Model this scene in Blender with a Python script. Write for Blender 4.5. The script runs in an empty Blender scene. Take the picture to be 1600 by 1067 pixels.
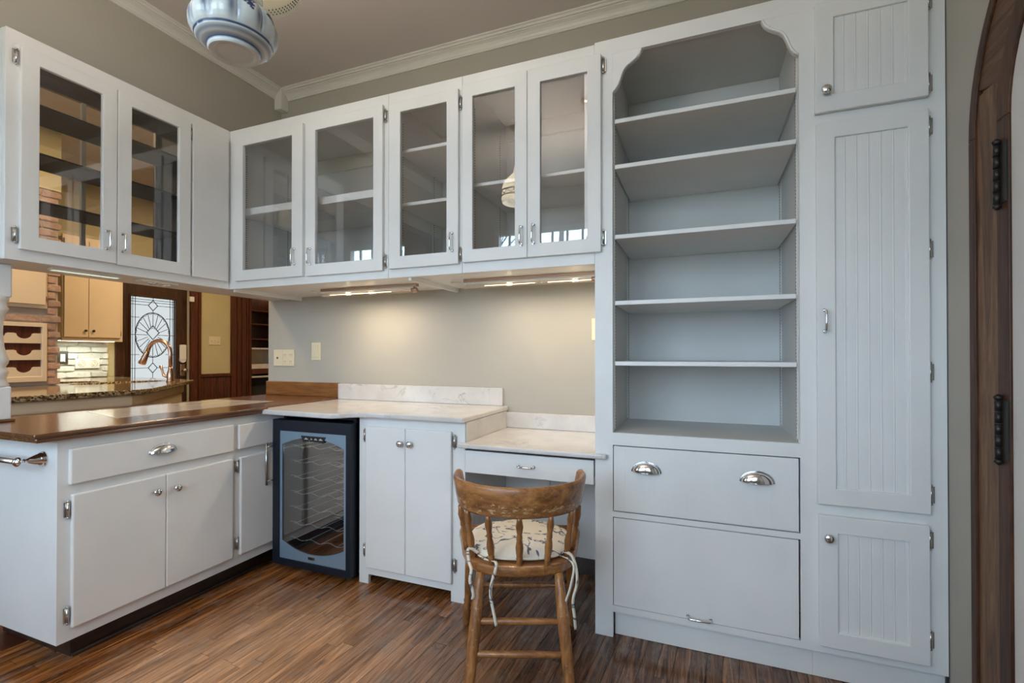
import bpy, math, random
from mathutils import Vector, Matrix
random.seed(7)
PI = math.pi
SC = bpy.context.scene
COL = SC.collection

# ------------------------------------------------------------------ camera
cam_d = bpy.data.cameras.new('camera')
cam = bpy.data.objects.new('camera', cam_d)
COL.objects.link(cam)
cam_d.sensor_width = 36.0
cam_d.lens = 750.0 / 1600.0 * 36.0
cam_d.shift_y = 15.5 / 1600.0
cam_d.clip_start = 0.02
cam.location = (0, 0, 1.2)
cam.rotation_euler = (math.radians(90.377), 0, math.radians(21.51))
SC.camera = cam

# ------------------------------------------------------------------ world, lights, exposure
SC.view_settings.view_transform = 'Standard'
SC.view_settings.look = 'None'
SC.view_settings.exposure = 0.08
SC.view_settings.gamma = 1.0
SC.view_settings.use_curve_mapping = False

W = bpy.data.worlds.new('sky')
SC.world = W
W.use_nodes = True
bg = W.node_tree.nodes['Background']
bg.inputs[0].default_value = (0.60, 0.80, 1.0, 1)
bg.inputs[1].default_value = 11.6
SC.cycles.max_bounces = 10
SC.cycles.diffuse_bounces = 5
SC.cycles.glossy_bounces = 6
SC.cycles.transparent_max_bounces = 24
SC.cycles.sample_clamp_indirect = 12.0
SC.cycles.caustics_reflective = False
SC.cycles.caustics_refractive = False
SC.cycles.use_denoising = True


def lamp(name, kind, loc, power, color, rot=(0, 0, 0), size=None, size_y=None, radius=None, portal=False, spread=None):
    d = bpy.data.lights.new(name, kind)
    if not portal:
        d.energy = power
    d.color = color
    if kind == 'AREA':
        d.shape = 'RECTANGLE'
        d.size = size
        d.size_y = size_y or size
        if portal:
            d.cycles.is_portal = True
        if spread:
            d.spread = spread
    if radius:
        d.shadow_soft_size = radius
    o = bpy.data.objects.new(name, d)
    o.location = loc
    o.rotation_euler = rot
    COL.objects.link(o)
    return o


WARM = (1.0, 0.72, 0.42)
SOFT = (1.0, 0.86, 0.70)
# windows behind the camera let the sky in
lamp('window_portal', 'AREA', (-1.575, -1.19, 1.815), 0, (1, 1, 1), (PI / 2, 0, 0), 1.72, 1.72, portal=True)
lamp('window_portal', 'AREA', (-3.92, -1.19, 1.815), 0, (1, 1, 1), (PI / 2, 0, 0), 1.05, 1.72, portal=True)
lamp('window_portal', 'AREA', (-.06, -1.19, 1.815), 0, (1, 1, 1), (PI / 2, 0, 0), .75, 1.72, portal=True)  # portal of the added right-hand window
lamp('door_glass_portal', 'AREA', (-6.26, 3.8, 1.37), 0, (1, 1, 1), (0, -PI / 2, 0), 1.0, 0.5, portal=True)
# added upward fill with no fixture, then the kitchen's ceiling lamps
lamp('added_ceiling_fill', 'AREA', (-1.25, .35, 2.2), 38, (1.0, .90, .79), (PI, 0, 0), .4)
lamp('kitchen_lamp', 'AREA', (-4.0, 1.6, 3.0), 30, WARM, (0, 0, 0), 0.4)
lamp('kitchen_lamp', 'AREA', (-4.6, 3.3, 3.0), 32, WARM, (0, 0, 0), 0.4)
lamp('kitchen_lamp', 'AREA', (-3.9, 4.8, 3.0), 30, WARM, (0, 0, 0), 0.4)


# ------------------------------------------------------------------ materials
class NT:
    def __init__(s, name):
        s.m = bpy.data.materials.new(name)
        s.m.use_nodes = True
        s.t = s.m.node_tree
        s.b = s.t.nodes['Principled BSDF']
        s.out = s.t.nodes['Material Output']

    def n(s, typ, **kw):
        nd = s.t.nodes.new('ShaderNode' + typ)
        for k, v in kw.items():
            if k.startswith('_'):
                setattr(nd, k[1:], v)
            else:
                key = k.replace('__', ' ')
                nd.inputs[int(key[1:]) if key[0] == 'i' and key[1:].isdigit() else key].default_value = v
        return nd

    def l(s, a, b):
        s.t.links.new(a, b)

    def ramp(s, fac, stops, interp='LINEAR'):
        r = s.n('ValToRGB')
        r.color_ramp.interpolation = interp
        e = r.color_ramp.elements
        while len(e) < len(stops):
            e.new(0.5)
        for i, (p, c) in enumerate(stops):
            e[i].position = p
            e[i].color = c if len(c) == 4 else (*c, 1)
        s.l(fac, r.inputs[0])
        return r.outputs[0]

    def mix(s, fac, a, b, mode='MIX'):
        m = s.n('Mix', _data_type='RGBA', _blend_type=mode)
        for v, i in ((fac, 0), (a, 6), (b, 7)):
            if hasattr(v, 'is_linked') or hasattr(v, 'links'):
                s.l(v, m.inputs[i])
            else:
                m.inputs[i].default_value = v if i == 0 else ((*v, 1) if len(v) == 3 else v)
        return m.outputs[2]

    def math(s, op, a, b=None, c=None):
        m = s.n('Math', _operation=op)
        for i, v in enumerate((a, b, c)):
            if v is None:
                continue
            if hasattr(v, 'links'):
                s.l(v, m.inputs[i])
            else:
                m.inputs[i].default_value = v
        return m.outputs[0]

    def pos(s, scale=(1, 1, 1), rot=(0, 0, 0), obj=False, rnd=0):
        if obj:
            p = s.n('TexCoord').outputs['Object']
        else:
            p = s.n('NewGeometry').outputs['Position']
        mp = s.n('Mapping')
        mp.inputs['Scale'].default_value = scale
        mp.inputs['Rotation'].default_value = rot
        s.l(p, mp.inputs[0])
        o = mp.outputs[0]
        if rnd:
            oi = s.n('ObjectInfo')
            v = s.n('VectorMath', _operation='MULTIPLY_ADD')
            s.l(oi.outputs['Random'], v.inputs[0])
            v.inputs[1].default_value = (rnd, rnd * 1.7, rnd * .6)
            s.l(o, v.inputs[2])
            o = v.outputs[0]
        return o

    def noise(s, vec, scale, detail=4, rough=.55, dist=0):
        nz = s.n('TexNoise')
        nz.inputs['Scale'].default_value = scale
        nz.inputs['Detail'].default_value = detail
        nz.inputs['Roughness'].default_value = rough
        nz.inputs['Distortion'].default_value = dist
        s.l(vec, nz.inputs['Vector'])
        return nz.outputs[0]

    def bump(s, h, strength=.2, dist=.002):
        b = s.n('Bump')
        b.inputs['Strength'].default_value = strength
        b.inputs['Distance'].default_value = dist
        s.l(h, b.inputs['Height'])
        s.l(b.outputs[0], s.b.inputs['Normal'])

    def set(s, **kw):
        for k, v in kw.items():
            s.b.inputs[k.replace('_', ' ')].default_value = v
        return s


def c4(c):
    return (c[0], c[1], c[2], 1)


def plain(name, col, rough=.5, metal=0.0, spec=.5, coat=0):
    t = NT(name)
    t.set(Base_Color=c4(col), Roughness=rough, Metallic=metal)
    t.b.inputs['Specular IOR Level'].default_value = spec
    t.b.inputs['Coat Weight'].default_value = coat
    return t.m


def painted(name, col, rough=.42, streak=True, var=.06, bump=.18):
    t = NT(name)
    p = t.pos((1, 1, 1))
    n1 = t.noise(p, 2.3, 5)
    n2 = t.noise(t.pos((60, 60, 4)) if streak else t.pos((30, 30, 30)), 1.0 if streak else 6, 3)
    a = tuple(x * (1 - var) for x in col)
    b = tuple(min(1, x * (1 + var * .6)) for x in col)
    c = t.ramp(n1, [(.3, a), (.7, b)])
    t.l(c, t.b.inputs['Base Color'])
    t.set(Roughness=rough)
    t.bump(n2, bump, .0015)
    return t.m


def wood(name, dark, mid, light, axis='x', scale=1.0, rough=.35, coat=.2, rnd=5.0, worn=None, spec=.5, dist=1.4, wz=None):
    t = NT(name)
    sc = {'x': (2.2, 26, 26), 'y': (26, 2.2, 26), 'z': (26, 26, 2.2)}[axis]
    sc = tuple(v * scale for v in sc)
    v = t.pos(sc, rnd=rnd)
    n = t.noise(v, 1.0, 6, .65, dist)
    f = t.noise(t.pos(tuple(x * 5 for x in sc), rnd=rnd), 1.0, 3, .6)
    c = t.ramp(n, [(.28, dark), (.5, mid), (.72, light)])
    g = t.ramp(f, [(.38, (.55, .5, .47)), (.6, (1, 1, 1))])
    c = t.mix(.55, c, g, 'MULTIPLY')
    if worn:
        w = t.noise(t.pos((14, 14, 30)), 3, 6, .75)
        if wz:
            sp = t.n('SeparateXYZ')
            t.l(t.n('NewGeometry').outputs['Position'], sp.inputs[0])
            q = t.math('DIVIDE', t.math('SUBTRACT', sp.outputs[2], wz[0]), wz[1])
            q = t.math('EXPONENT', t.math('MULTIPLY', t.math('MULTIPLY', q, q), -1.0))
            w = t.math('MULTIPLY_ADD', q, wz[2], w)
        k = t.ramp(w, [(worn[1], (0, 0, 0)), (worn[1] + .08, (1, 1, 1))])
        c = t.mix(k, c, worn[0])
    t.l(c, t.b.inputs['Base Color'])
    t.set(Roughness=rough)
    t.b.inputs['Specular IOR Level'].default_value = spec
    t.b.inputs['Coat Weight'].default_value = coat
    t.b.inputs['Coat Roughness'].default_value = .15
    t.bump(f, .12, .001)
    return t.m


def glass(name, f0=.06, tint=(1, 1, 1), rough=0.0, diffuse=0.0, power=5.0):
    t = NT(name)
    t.t.nodes.remove(t.b)
    lw = t.n('LayerWeight', Blend=.5)
    fc = t.math('POWER', lw.outputs['Facing'], power)
    fac = t.math('MULTIPLY_ADD', fc, 1 - f0, f0)
    tr = t.n('BsdfTransparent', Color=c4(tint))
    gl = t.n('BsdfGlossy', Color=(1, 1, 1, 1), Roughness=rough)
    mx = t.n('MixShader')
    t.l(fac, mx.inputs[0])
    t.l(tr.outputs[0], mx.inputs[1])
    t.l(gl.outputs[0], mx.inputs[2])
    o = mx.outputs[0]
    if diffuse:
        tl = t.n('BsdfTranslucent', Color=(.9, .93, 1, 1))
        m2 = t.n('MixShader', Fac=diffuse)
        t.l(o, m2.inputs[1])
        t.l(tl.outputs[0], m2.inputs[2])
        o = m2.outputs[0]
    t.l(o, t.out.inputs[0])
    return t.m


def emit(name, col, st):
    t = NT(name)
    t.set(Base_Color=c4(col))
    t.b.inputs['Emission Color'].default_value = c4(col)
    t.b.inputs['Emission Strength'].default_value = st
    return t.m


MT = {}
MT['white'] = painted('white_cabinet_paint', (.76, .755, .735))
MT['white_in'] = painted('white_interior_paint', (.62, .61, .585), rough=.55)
MT['trimwhite'] = painted('white_moulding_paint', (.66, .64, .60), rough=.5, streak=False)
MT['wall'] = painted('sage_wall_paint', (.405, .382, .328), rough=.75, streak=False, var=.04)
MT['ceil'] = painted('ceiling_paint', (.60, .55, .52), rough=.9, streak=False, var=.04)
MT['yellow'] = painted('olive_yellow_wall_paint', (.52, .455, .26), rough=.8, streak=False)
MT['offwall'] = painted('off_white_plaster', (.62, .60, .57), rough=.85, streak=False, bump=.4)
MT['cream'] = painted('cream_cabinet_paint', (.68, .56, .40), rough=.45)
MT['chrome'] = plain('chrome', (.78, .78, .80), .12, 1.0)
MT['nickel'] = plain('worn_nickel', (.55, .54, .52), .25, 1.0)
MT['bronze'] = plain('warm_bronze', (.50, .34, .25), .28, 1.0)
MT['black'] = plain('black_plastic', (.012, .013, .016), .35)
MT['blackmetal'] = plain('dark_iron', (.035, .03, .025), .4, .6)
MT['darkblue'] = plain('dark_fridge_casing', (.010, .013, .022), .38, spec=.35)
MT['steel'] = plain('blue_grey_steel', (.27, .38, .49), .32, .45)
MT['almond'] = plain('almond_plastic', (.68, .60, .42), .4)
MT['whiteplastic'] = plain('white_plastic', (.75, .73, .68), .35)
MT['darkslot'] = plain('dark_slot', (.05, .04, .035), .6)
MT['gap'] = plain('painted_gap_shade', (.03, .028, .026), .9)  # near-black colour that paints in the shade of gaps and recesses
MT['lawn'] = painted('dry_lawn', (.20, .19, .11), rough=1, streak=False, var=.3)
MT['glass'] = glass('door_glass', .07)
MT['fridgeglass'] = glass('smoked_fridge_glass', .22, (.80, .83, .85))
MT['windowglass'] = glass('window_glass', .04)
MT['leadglass'] = glass('textured_door_glass', .05, (.315, .285, .258), diffuse=.01)
MT['lead'] = plain('lead_came', (.035, .035, .04), .5, .5)
MT['redwood'] = wood('dark_red_wood', (.028, .006, .003), (.085, .018, .008), (.15, .036, .014), 'z')
MT['darkdoor'] = wood('dark_brown_door_wood', (.018, .007, .003), (.05, .018, .008), (.09, .035, .014), 'z')
MT['casing'] = wood('oak_casing_wood', (.06, .03, .014), (.17, .088, .042), (.27, .15, .078), 'z', rough=.5, coat=.02, spec=.3)
MT['casing_dark'] = wood('dark_oak_moulding', (.02, .008, .005), (.07, .026, .012), (.12, .05, .022), 'z', rough=.5, coat=.02, spec=.3)
MT['casing_arch'] = wood('oak_arch_wood', (.045, .02, .009), (.12, .056, .025), (.20, .10, .048), 'y', rough=.5, coat=.02, spec=.3)
MT['counterwood'] = wood('walnut_counter_wood', (.05, .018, .007), (.15, .058, .02), (.24, .10, .04), 'y', rough=.22, coat=.5)
MT['splashwood'] = wood('cherry_splash_wood', (.15, .055, .014), (.24, .095, .025), (.32, .14, .04), 'x', rough=.3)
MT['toewood'] = wood('dark_toe_wood', (.014, .009, .007), (.04, .022, .015), (.075, .042, .028), 'y', rough=.35)
MT['brownshelf'] = wood('dark_brown_shelf', (.006, .004, .003), (.014, .009, .005), (.024, .015, .008), 'y', rough=.6, coat=0, spec=.15)
MT['browntop'] = wood('bare_brown_board', (.05, .024, .008), (.09, .043, .015), (.13, .062, .022), 'y', rough=.5)


def floor_mat():
    t = NT('worn_oak_strip_floor')
    R = (0, 0, math.radians(4.5))
    v = t.pos((34, 1.7, 30), R, rnd=9)
    n = t.noise(v, 1.0, 6, .68, 1.6)
    f = t.noise(t.pos((210, 5, 60), R, rnd=9), 1.0, 3, .6, .8)
    oi = t.n('ObjectInfo')
    rn = oi.outputs['Random']
    rich = t.ramp(n, [(.34, (.035, .012, .004)), (.5, (.27, .092, .024)), (.66, (.52, .22, .065))])
    worn = t.ramp(n, [(.30, (.22, .115, .062)), (.5, (.60, .32, .165)), (.70, (.80, .50, .30))])
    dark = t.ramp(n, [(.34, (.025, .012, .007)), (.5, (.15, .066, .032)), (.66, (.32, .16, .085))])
    P = t.n('NewGeometry').outputs['Position']
    sx = t.n('SeparateXYZ')
    t.l(P, sx.inputs[0])
    big = t.noise(t.pos((1.6, 1.1, 1), R), 1.6, 5, .6)
    bn = t.math('MULTIPLY_ADD', big, .55, -.275)
    # traffic wear: open floor away from the cabinets
    dx = t.math('SUBTRACT', sx.outputs[0], -2.28)
    dy = t.math('SUBTRACT', 2.05, sx.outputs[1])
    dm = t.math('MINIMUM', dx, dy)
    wr = t.math('ADD', dm, bn)
    wk = t.ramp(wr, [(.06, (0, 0, 0)), (.40, (1, 1, 1))])
    c = t.mix(wk, rich, worn)
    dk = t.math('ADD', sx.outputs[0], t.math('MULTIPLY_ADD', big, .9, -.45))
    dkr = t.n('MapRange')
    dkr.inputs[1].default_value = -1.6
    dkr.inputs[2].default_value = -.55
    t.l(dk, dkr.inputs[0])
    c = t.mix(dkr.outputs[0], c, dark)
    # grey scuffs
    sc = t.noise(t.pos((7, 3, 1), R), 2.2, 8, .75)
    sk = t.ramp(sc, [(.50, (0, 0, 0)), (.68, (.6, .6, .6))])
    c = t.mix(sk, c, (.30, .25, .21))
    st = t.noise(t.pos((9, 2.4, 1), R), 1.3, 6, .7)
    sk2 = t.ramp(st, [(.60, (0, 0, 0)), (.70, (.6, .6, .6))])
    c = t.mix(sk2, c, (.05, .028, .018))
    g = t.ramp(f, [(.36, (.38, .34, .32)), (.52, (1, 1, 1))])
    c = t.mix(.62, c, g, 'MULTIPLY')
    pl = t.ramp(rn, [(0, (.66, .62, .60)), (1, (1.2, 1.16, 1.1))])
    c = t.mix(.85, c, pl, 'MULTIPLY')
    t.l(c, t.b.inputs['Base Color'])
    rg = t.ramp(wr, [(.1, (.16, .16, .16)), (.5, (.36, .36, .36))])
    t.l(rg, t.b.inputs['Roughness'])
    t.b.inputs['Specular IOR Level'].default_value = .45
    t.bump(f, .10, .001)
    return t.m


MT['floor'] = floor_mat()


def marble_mat(name, base, vein, scale=3.0, rough=.18):
    t = NT(name)
    v = t.pos((1, 1, 1))
    n = t.noise(v, scale, 8, .62, 1.8)
    d = t.math('ABSOLUTE', t.math('SUBTRACT', n, .5))
    k = t.ramp(d, [(0, (1, 1, 1)), (.022, (0, 0, 0))])
    m2 = t.noise(v, scale * .8, 3)
    k2 = t.ramp(m2, [(.5, (0, 0, 0)), (.66, (.8, .8, .8))])
    kk = t.mix(1.0, k, k2, 'MULTIPLY')
    cl = t.noise(v, 9, 5)
    b = t.ramp(cl, [(.3, tuple(x * .86 for x in base)), (.7, base)])
    c = t.mix(kk, b, vein)
    t.l(c, t.b.inputs['Base Color'])
    t.set(Roughness=rough)
    return t.m


MT['marble'] = marble_mat('white_veined_marble', (.64, .615, .59), (.25, .25, .25))
MT['marble_inlay'] = marble_mat('cream_marble_inlay', (.66, .61, .55), (.42, .36, .30), 2.2, .12)


def granite_mat():
    t = NT('speckled_brown_granite')
    vo = t.n('TexVoronoi', Scale=95)
    t.l(t.pos(), vo.inputs[0])
    c = t.ramp(vo.outputs['Color'], [(0, (.05, .03, .015)), (.3, (.20, .13, .06)), (.55, (.42, .32, .18)), (.8, (.10, .065, .03)), (1, (.5, .42, .28))], 'CONSTANT')
    t.l(c, t.b.inputs['Base Color'])
    t.set(Roughness=.08)
    return t.m


MT['granite'] = granite_mat()


def brick_mat(name, a, b, c):
    t = NT(name)
    n = t.noise(t.pos((9, 9, 14), rnd=8), 3, 6, .65)
    col = t.ramp(n, [(.3, a), (.5, b), (.72, c)])
    oi = t.n('ObjectInfo')
    pl = t.ramp(oi.outputs['Random'], [(0, (.75, .72, .7)), (1, (1.15, 1.1, 1.1))])
    col = t.mix(.8, col, pl, 'MULTIPLY')
    t.l(col, t.b.inputs['Base Color'])
    t.set(Roughness=.9)
    t.bump(n, .7, .006)
    return t.m


MT['brick'] = brick_mat('old_pink_brick', (.33, .20, .145), (.43, .29, .22), (.52, .40, .32))
MT['whitebrick'] = brick_mat('whitewashed_brick', (.60, .60, .54), (.72, .73, .66), (.78, .78, .72))
MT['mortar'] = plain('grey_mortar', (.40, .33, .27), .95)
MT['whitemortar'] = plain('pale_mortar', (.5, .5, .44), .95)


def chair_mat(name, axis, worn_at, wz=None):
    return wood(name, (.085, .030, .009), (.32, .13, .038), (.50, .235, .08), axis, 1.1, rough=.34, coat=.25, rnd=0,
                worn=((.56, .40, .23), worn_at), dist=.5, wz=wz)


MT['chairwood'] = chair_mat('worn_maple_chair_wood', 'x', .66)
MT['chairrail'] = chair_mat('scuffed_maple_rail_wood', 'x', .62, (.662, .026, .10))
MT['chairleg'] = chair_mat('worn_maple_leg_wood', 'z', .61)
MT['chairdark'] = chair_mat('dark_maple_turned_wood', 'z', .70)


def toile_mat():
    t = NT('cream_blue_toile_cloth')
    v = t.pos((1, 1, 1), obj=True)
    n = t.noise(v, 9, 3, .5, .8)
    d = t.math('ABSOLUTE', t.math('SUBTRACT', n, .5))
    line = t.ramp(d, [(.010, (1, 1, 1)), (.022, (0, 0, 0))])
    m = t.noise(v, 11, 2)
    mk = t.ramp(m, [(.44, (0, 0, 0)), (.48, (1, 1, 1))])
    l1 = t.mix(1.0, line, mk, 'MULTIPLY')
    vo = t.n('TexVoronoi', Scale=21, Randomness=1.0)
    mp = t.n('VectorMath', _operation='MULTIPLY_ADD')
    t.l(v, mp.inputs[0])
    mp.inputs[1].default_value = (1, 2.1, 1)
    nz = t.n('TexNoise', Scale=22)
    t.l(v, nz.inputs['Vector'])
    sc = t.n('VectorMath', _operation='SCALE', Scale=.05)
    t.l(nz.outputs['Color'], sc.inputs[0])
    t.l(sc.outputs[0], mp.inputs[2])
    t.l(mp.outputs[0], vo.inputs['Vector'])
    leaf = t.ramp(vo.outputs['Distance'], [(.27, (1, 1, 1)), (.33, (0, 0, 0))])
    rim = t.ramp(vo.outputs['Distance'], [(.16, (.3, .3, .3)), (.22, (1, 1, 1))])
    leaf = t.mix(1.0, leaf, rim, 'MULTIPLY')
    mk2 = t.ramp(t.noise(v, 7, 2), [(.46, (0, 0, 0)), (.50, (1, 1, 1))])
    leaf = t.mix(1.0, leaf, mk2, 'MULTIPLY')
    k = t.mix(1.0, l1, leaf, 'LIGHTEN')
    k = t.mix(.9, (0, 0, 0), k)
    c = t.mix(k, (.72, .66, .55), (.055, .075, .13))
    t.l(c, t.b.inputs['Base Color'])
    t.set(Roughness=.9)
    t.b.inputs['Specular IOR Level'].default_value = .15
    return t.m


MT['toile'] = toile_mat()

# ------------------------------------------------------------------ mesh builder
IDENT = lambda u, d, z: (u, d, z)
LEFT = lambda u, d, z: (-d, u, z)          # a face that looks along +x


class MB:
    def __init__(s, f=IDENT):
        s.v = []
        s.f = []
        s.sm = []
        s.T = f

    def add(s, vs, fs, smooth=False):
        k = len(s.v)
        s.v += [s.T(*p) for p in vs]
        s.f += [tuple(i + k for i in q) for q in fs]
        s.sm += [smooth] * len(fs)
        return s

    def box(s, x0, x1, y0, y1, z0, z1):
        return s.add([(x0, y0, z0), (x1, y0, z0), (x1, y1, z0), (x0, y1, z0), (x0, y0, z1), (x1, y0, z1), (x1, y1, z1), (x0, y1, z1)],
                     [(0, 3, 2, 1), (4, 5, 6, 7), (0, 1, 5, 4), (1, 2, 6, 5), (2, 3, 7, 6), (3, 0, 4, 7)])

    def ring(s, o, i, d0, d1):
        """rectangular frame: o = outer u0,u1,z0,z1; i = inner"""
        def q(r, d):
            return [(r[0], d, r[2]), (r[1], d, r[2]), (r[1], d, r[3]), (r[0], d, r[3])]
        vs = q(o, d0) + q(i, d0) + q(o, d1) + q(i, d1)
        fs = []
        for a in range(4):
            b = (a + 1) % 4
            fs += [(a, b, 4 + b, 4 + a), (8 + b, 8 + a, 12 + a, 12 + b), (b, a, 8 + a, 8 + b), (4 + a, 4 + b, 12 + b, 12 + a)]
        return s.add(vs, fs)

    def prism(s, poly, z0, z1, plane='xy'):
        n = len(poly)
        def P(a, b, c):
            return {'xy': (a, b, c), 'xz': (a, c, b), 'yz': (c, a, b)}[plane]
        vs = [P(a, b, z0) for a, b in poly] + [P(a, b, z1) for a, b in poly]
        fs = [tuple(range(n - 1, -1, -1)), tuple(range(n, 2 * n))]
        fs += [(i, (i + 1) % n, n + (i + 1) % n, n + i) for i in range(n)]
        return s.add(vs, fs)

    def cyl(s, p0, p1, r0, r1=None, n=14, caps=True):
        return s.turn(p0, p1, [(0, r0), (1, r0 if r1 is None else r1)], n, caps)

    def turn(s, p0, p1, prof, n=14, caps=True):
        """turned shape along p0-p1; prof = (t, radius)"""
        p0 = Vector(p0); p1 = Vector(p1)
        ax = (p1 - p0)
        a = ax.normalized()
        u = a.orthogonal().normalized()
        w = a.cross(u)
        vs = []
        for t, r in prof:
            c = p0 + ax * t
            for k in range(n):
                th = 2 * PI * k / n
                vs.append(tuple(c + (u * math.cos(th) + w * math.sin(th)) * r))
        fs = []
        for j in range(len(prof) - 1):
            for k in range(n):
                k2 = (k + 1) % n
                fs.append((j * n + k, j * n + k2, (j + 1) * n + k2, (j + 1) * n + k))
        s.add(vs, fs, True)
        if caps:
            m = (len(prof) - 1) * n
            k0 = len(s.v) - len(vs)
            s.f += [tuple(k0 + i for i in range(n - 1, -1, -1)), tuple(k0 + m + i for i in range(n))]
            s.sm += [False, False]
        return s

    def tube(s, pts, r, n=8, closed=False, caps=True):
        pts = [Vector(p) for p in pts]
        m = len(pts)
        rr = r if isinstance(r, (list, tuple)) else [r] * m
        vs = []
        ref = None
        for i, p in enumerate(pts):
            a = pts[(i - 1) % m] if (closed or i > 0) else p
            b = pts[(i + 1) % m] if (closed or i < m - 1) else p
            t = (b - a).normalized()
            if ref is None:
                ref = t.orthogonal().normalized()
            ref = (ref - t * ref.dot(t))
            if ref.length < 1e-6:
                ref = t.orthogonal()
            ref.normalize()
            w = t.cross(ref)
            for k in range(n):
                th = 2 * PI * k / n
                vs.append(tuple(p + (ref * math.cos(th) + w * math.sin(th)) * rr[i]))
        fs = []
        for j in range(m if closed else m - 1):
            j2 = (j + 1) % m
            for k in range(n):
                k2 = (k + 1) % n
                fs.append((j * n + k, j * n + k2, j2 * n + k2, j2 * n + k))
        if not closed and caps:
            fs += [tuple(range(n - 1, -1, -1)), tuple((m - 1) * n + i for i in range(n))]
        return s.add(vs, fs, True)

    def ribbon(s, pts, w, th, side=(1, 0, 0)):
        """flat strip along pts"""
        sd = Vector(side).normalized()
        vs = []
        m = len(pts)
        for i, p in enumerate(pts):
            p = Vector(p)
            a = Vector(pts[max(0, i - 1)]); b = Vector(pts[min(m - 1, i + 1)])
            t = (b - a).normalized()
            x = (sd - t * sd.dot(t)).normalized()
            y = t.cross(x)
            for (k, l) in ((-1, -1), (1, -1), (1, 1), (-1, 1)):
                vs.append(tuple(p + x * k * w / 2 + y * l * th / 2))
        fs = []
        for j in range(m - 1):
            for k in range(4):
                k2 = (k + 1) % 4
                fs.append((j * 4 + k, j * 4 + k2, j * 4 + 4 + k2, j * 4 + 4 + k))
        fs += [(3, 2, 1, 0), tuple(4 * (m - 1) + i for i in range(4))]
        return s.add(vs, fs, True)

    def grid(s, rows, wrap=False, smooth=True):
        n = len(rows[0])
        vs = [p for r in rows for p in r]
        fs = []
        for j in range(len(rows) - 1):
            for k in range(n if wrap else n - 1):
                k2 = (k + 1) % n
                fs.append((j * n + k, j * n + k2, (j + 1) * n + k2, (j + 1) * n + k))
        return s.add(vs, fs, smooth)

    def build(s, name, mat, parent=None, bevel=0, seg=2, mods=None):
        me = bpy.data.meshes.new(name)
        me.from_pydata(s.v, [], s.f)
        me.polygons.foreach_set('use_smooth', s.sm)
        me.materials.append(mat if not isinstance(mat, str) else MT[mat])
        me.update()
        o = bpy.data.objects.new(name, me)
        COL.objects.link(o)
        if bevel:
            b = o.modifiers.new('bevel', 'BEVEL')
            b.width = bevel
            b.segments = seg
            b.limit_method = 'ANGLE'
            b.angle_limit = math.radians(40)
            b.harden_normals = False
        adopt(o, parent)
        return o


def base_of(p):
    m = p.matrix_basis.copy()
    while p.parent:
        m = p.parent.matrix_basis @ p.matrix_parent_inverse @ m if False else p.parent.matrix_basis @ p.matrix_parent_inverse @ m
        p = p.parent
    return m


def adopt(o, parent):
    if parent is not None:
        o.parent = parent
        o.matrix_parent_inverse = base_of(parent).inverted()
    return o


def tag(o, label=None, cat=None, group=None, kind=None):
    if label: o['label'] = label
    if cat: o['category'] = cat
    if group: o['group'] = group
    if kind: o['kind'] = kind
    return o


def thing(name, label, cat, loc, group=None):
    o = bpy.data.objects.new(name, None)
    COL.objects.link(o)
    o.location = loc
    o.empty_display_size = .05
    return tag(o, label, cat, group)


def struct(o):
    return tag(o, kind='structure')


def put(proto_mesh, name, mat_loc, parent, rotz=0.0, extra=None):
    """a small repeated part that shares its mesh; mat_loc is a world point"""
    o = bpy.data.objects.new(name, proto_mesh)
    COL.objects.link(o)
    M = Matrix.Translation(Vector(mat_loc)) @ Matrix.Rotation(rotz, 4, 'Z')
    if extra is not None:
        M = M @ extra
    o.matrix_basis = M
    adopt(o, parent)
    return o


def mesh_of(mb, name, mat):
    me = bpy.data.meshes.new(name)
    me.from_pydata(mb.v, [], mb.f)
    me.polygons.foreach_set('use_smooth', mb.sm)
    me.materials.append(MT[mat])
    me.update()
    return me


# ---- hardware prototypes: local front is -y
HINGE = mesh_of(MB().box(-.011, .011, -.004, 0, -.028, .028).cyl((0, -.007, -.027), (0, -.007, .027), .0055, n=10)
                .turn((0, -.007, .027), (0, -.007, .037), [(0, .004), (.5, .0052), (1, .001)], 8)
                .turn((0, -.007, -.027), (0, -.007, -.037), [(0, .004), (.5, .0052), (1, .001)], 8), 'hinge', 'nickel')


def wire_pull(h):
    mb = MB()
    pts = [(0, 0, -h), (0, -.016, -h), (0, -.024, -h + .004), (0, -.027, -h + .010), (0, -.027, h - .010), (0, -.024, h - .004), (0, -.016, h), (0, 0, h)]
    mb.tube(pts, .0042, 8)
    for z in (-h, h):
        mb.turn((0, 0, z), (0, -.004, z), [(0, .0075), (1, .006)], 10)
    return mb


PULL = mesh_of(wire_pull(.042), 'wire_pull', 'chrome')
PULLS = mesh_of(wire_pull(.038), 'wire_pull', 'chrome')
KNOB = mesh_of(MB().turn((0, 0, 0), (0, -.03, 0), [(0, .009), (.12, .0075), (.3, .006), (.45, .009), (.6, .015), (.78, .017), (.92, .013), (1, .003)], 18), 'knob', 'chrome')


def cup_pull(a=.057, b=.040, d=.026):
    mb = MB()
    rows = []
    for j in range(9):
        v = PI / 2 * j / 8
        row = []
        for i in range(25):
            u = PI * i / 24
            row.append((a * math.cos(u) * math.cos(v) ** .8, -d * math.sin(v), b * math.sin(u) * math.cos(v) ** .8 - .012))
        rows.append(row)
    mb.grid(rows)
    mb.tube([(a * 1.03 * math.cos(PI * i / 24), -.002, b * 1.05 * math.sin(PI * i / 24) - .012) for i in range(25)], .003, 6)
    mb.tube([(-a, -.001, -.012), (-a * .6, -d * .72, -.013), (0, -d * 1.0, -.013), (a * .6, -d * .72, -.013), (a, -.001, -.012)], .0022, 6)
    return mb


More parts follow.
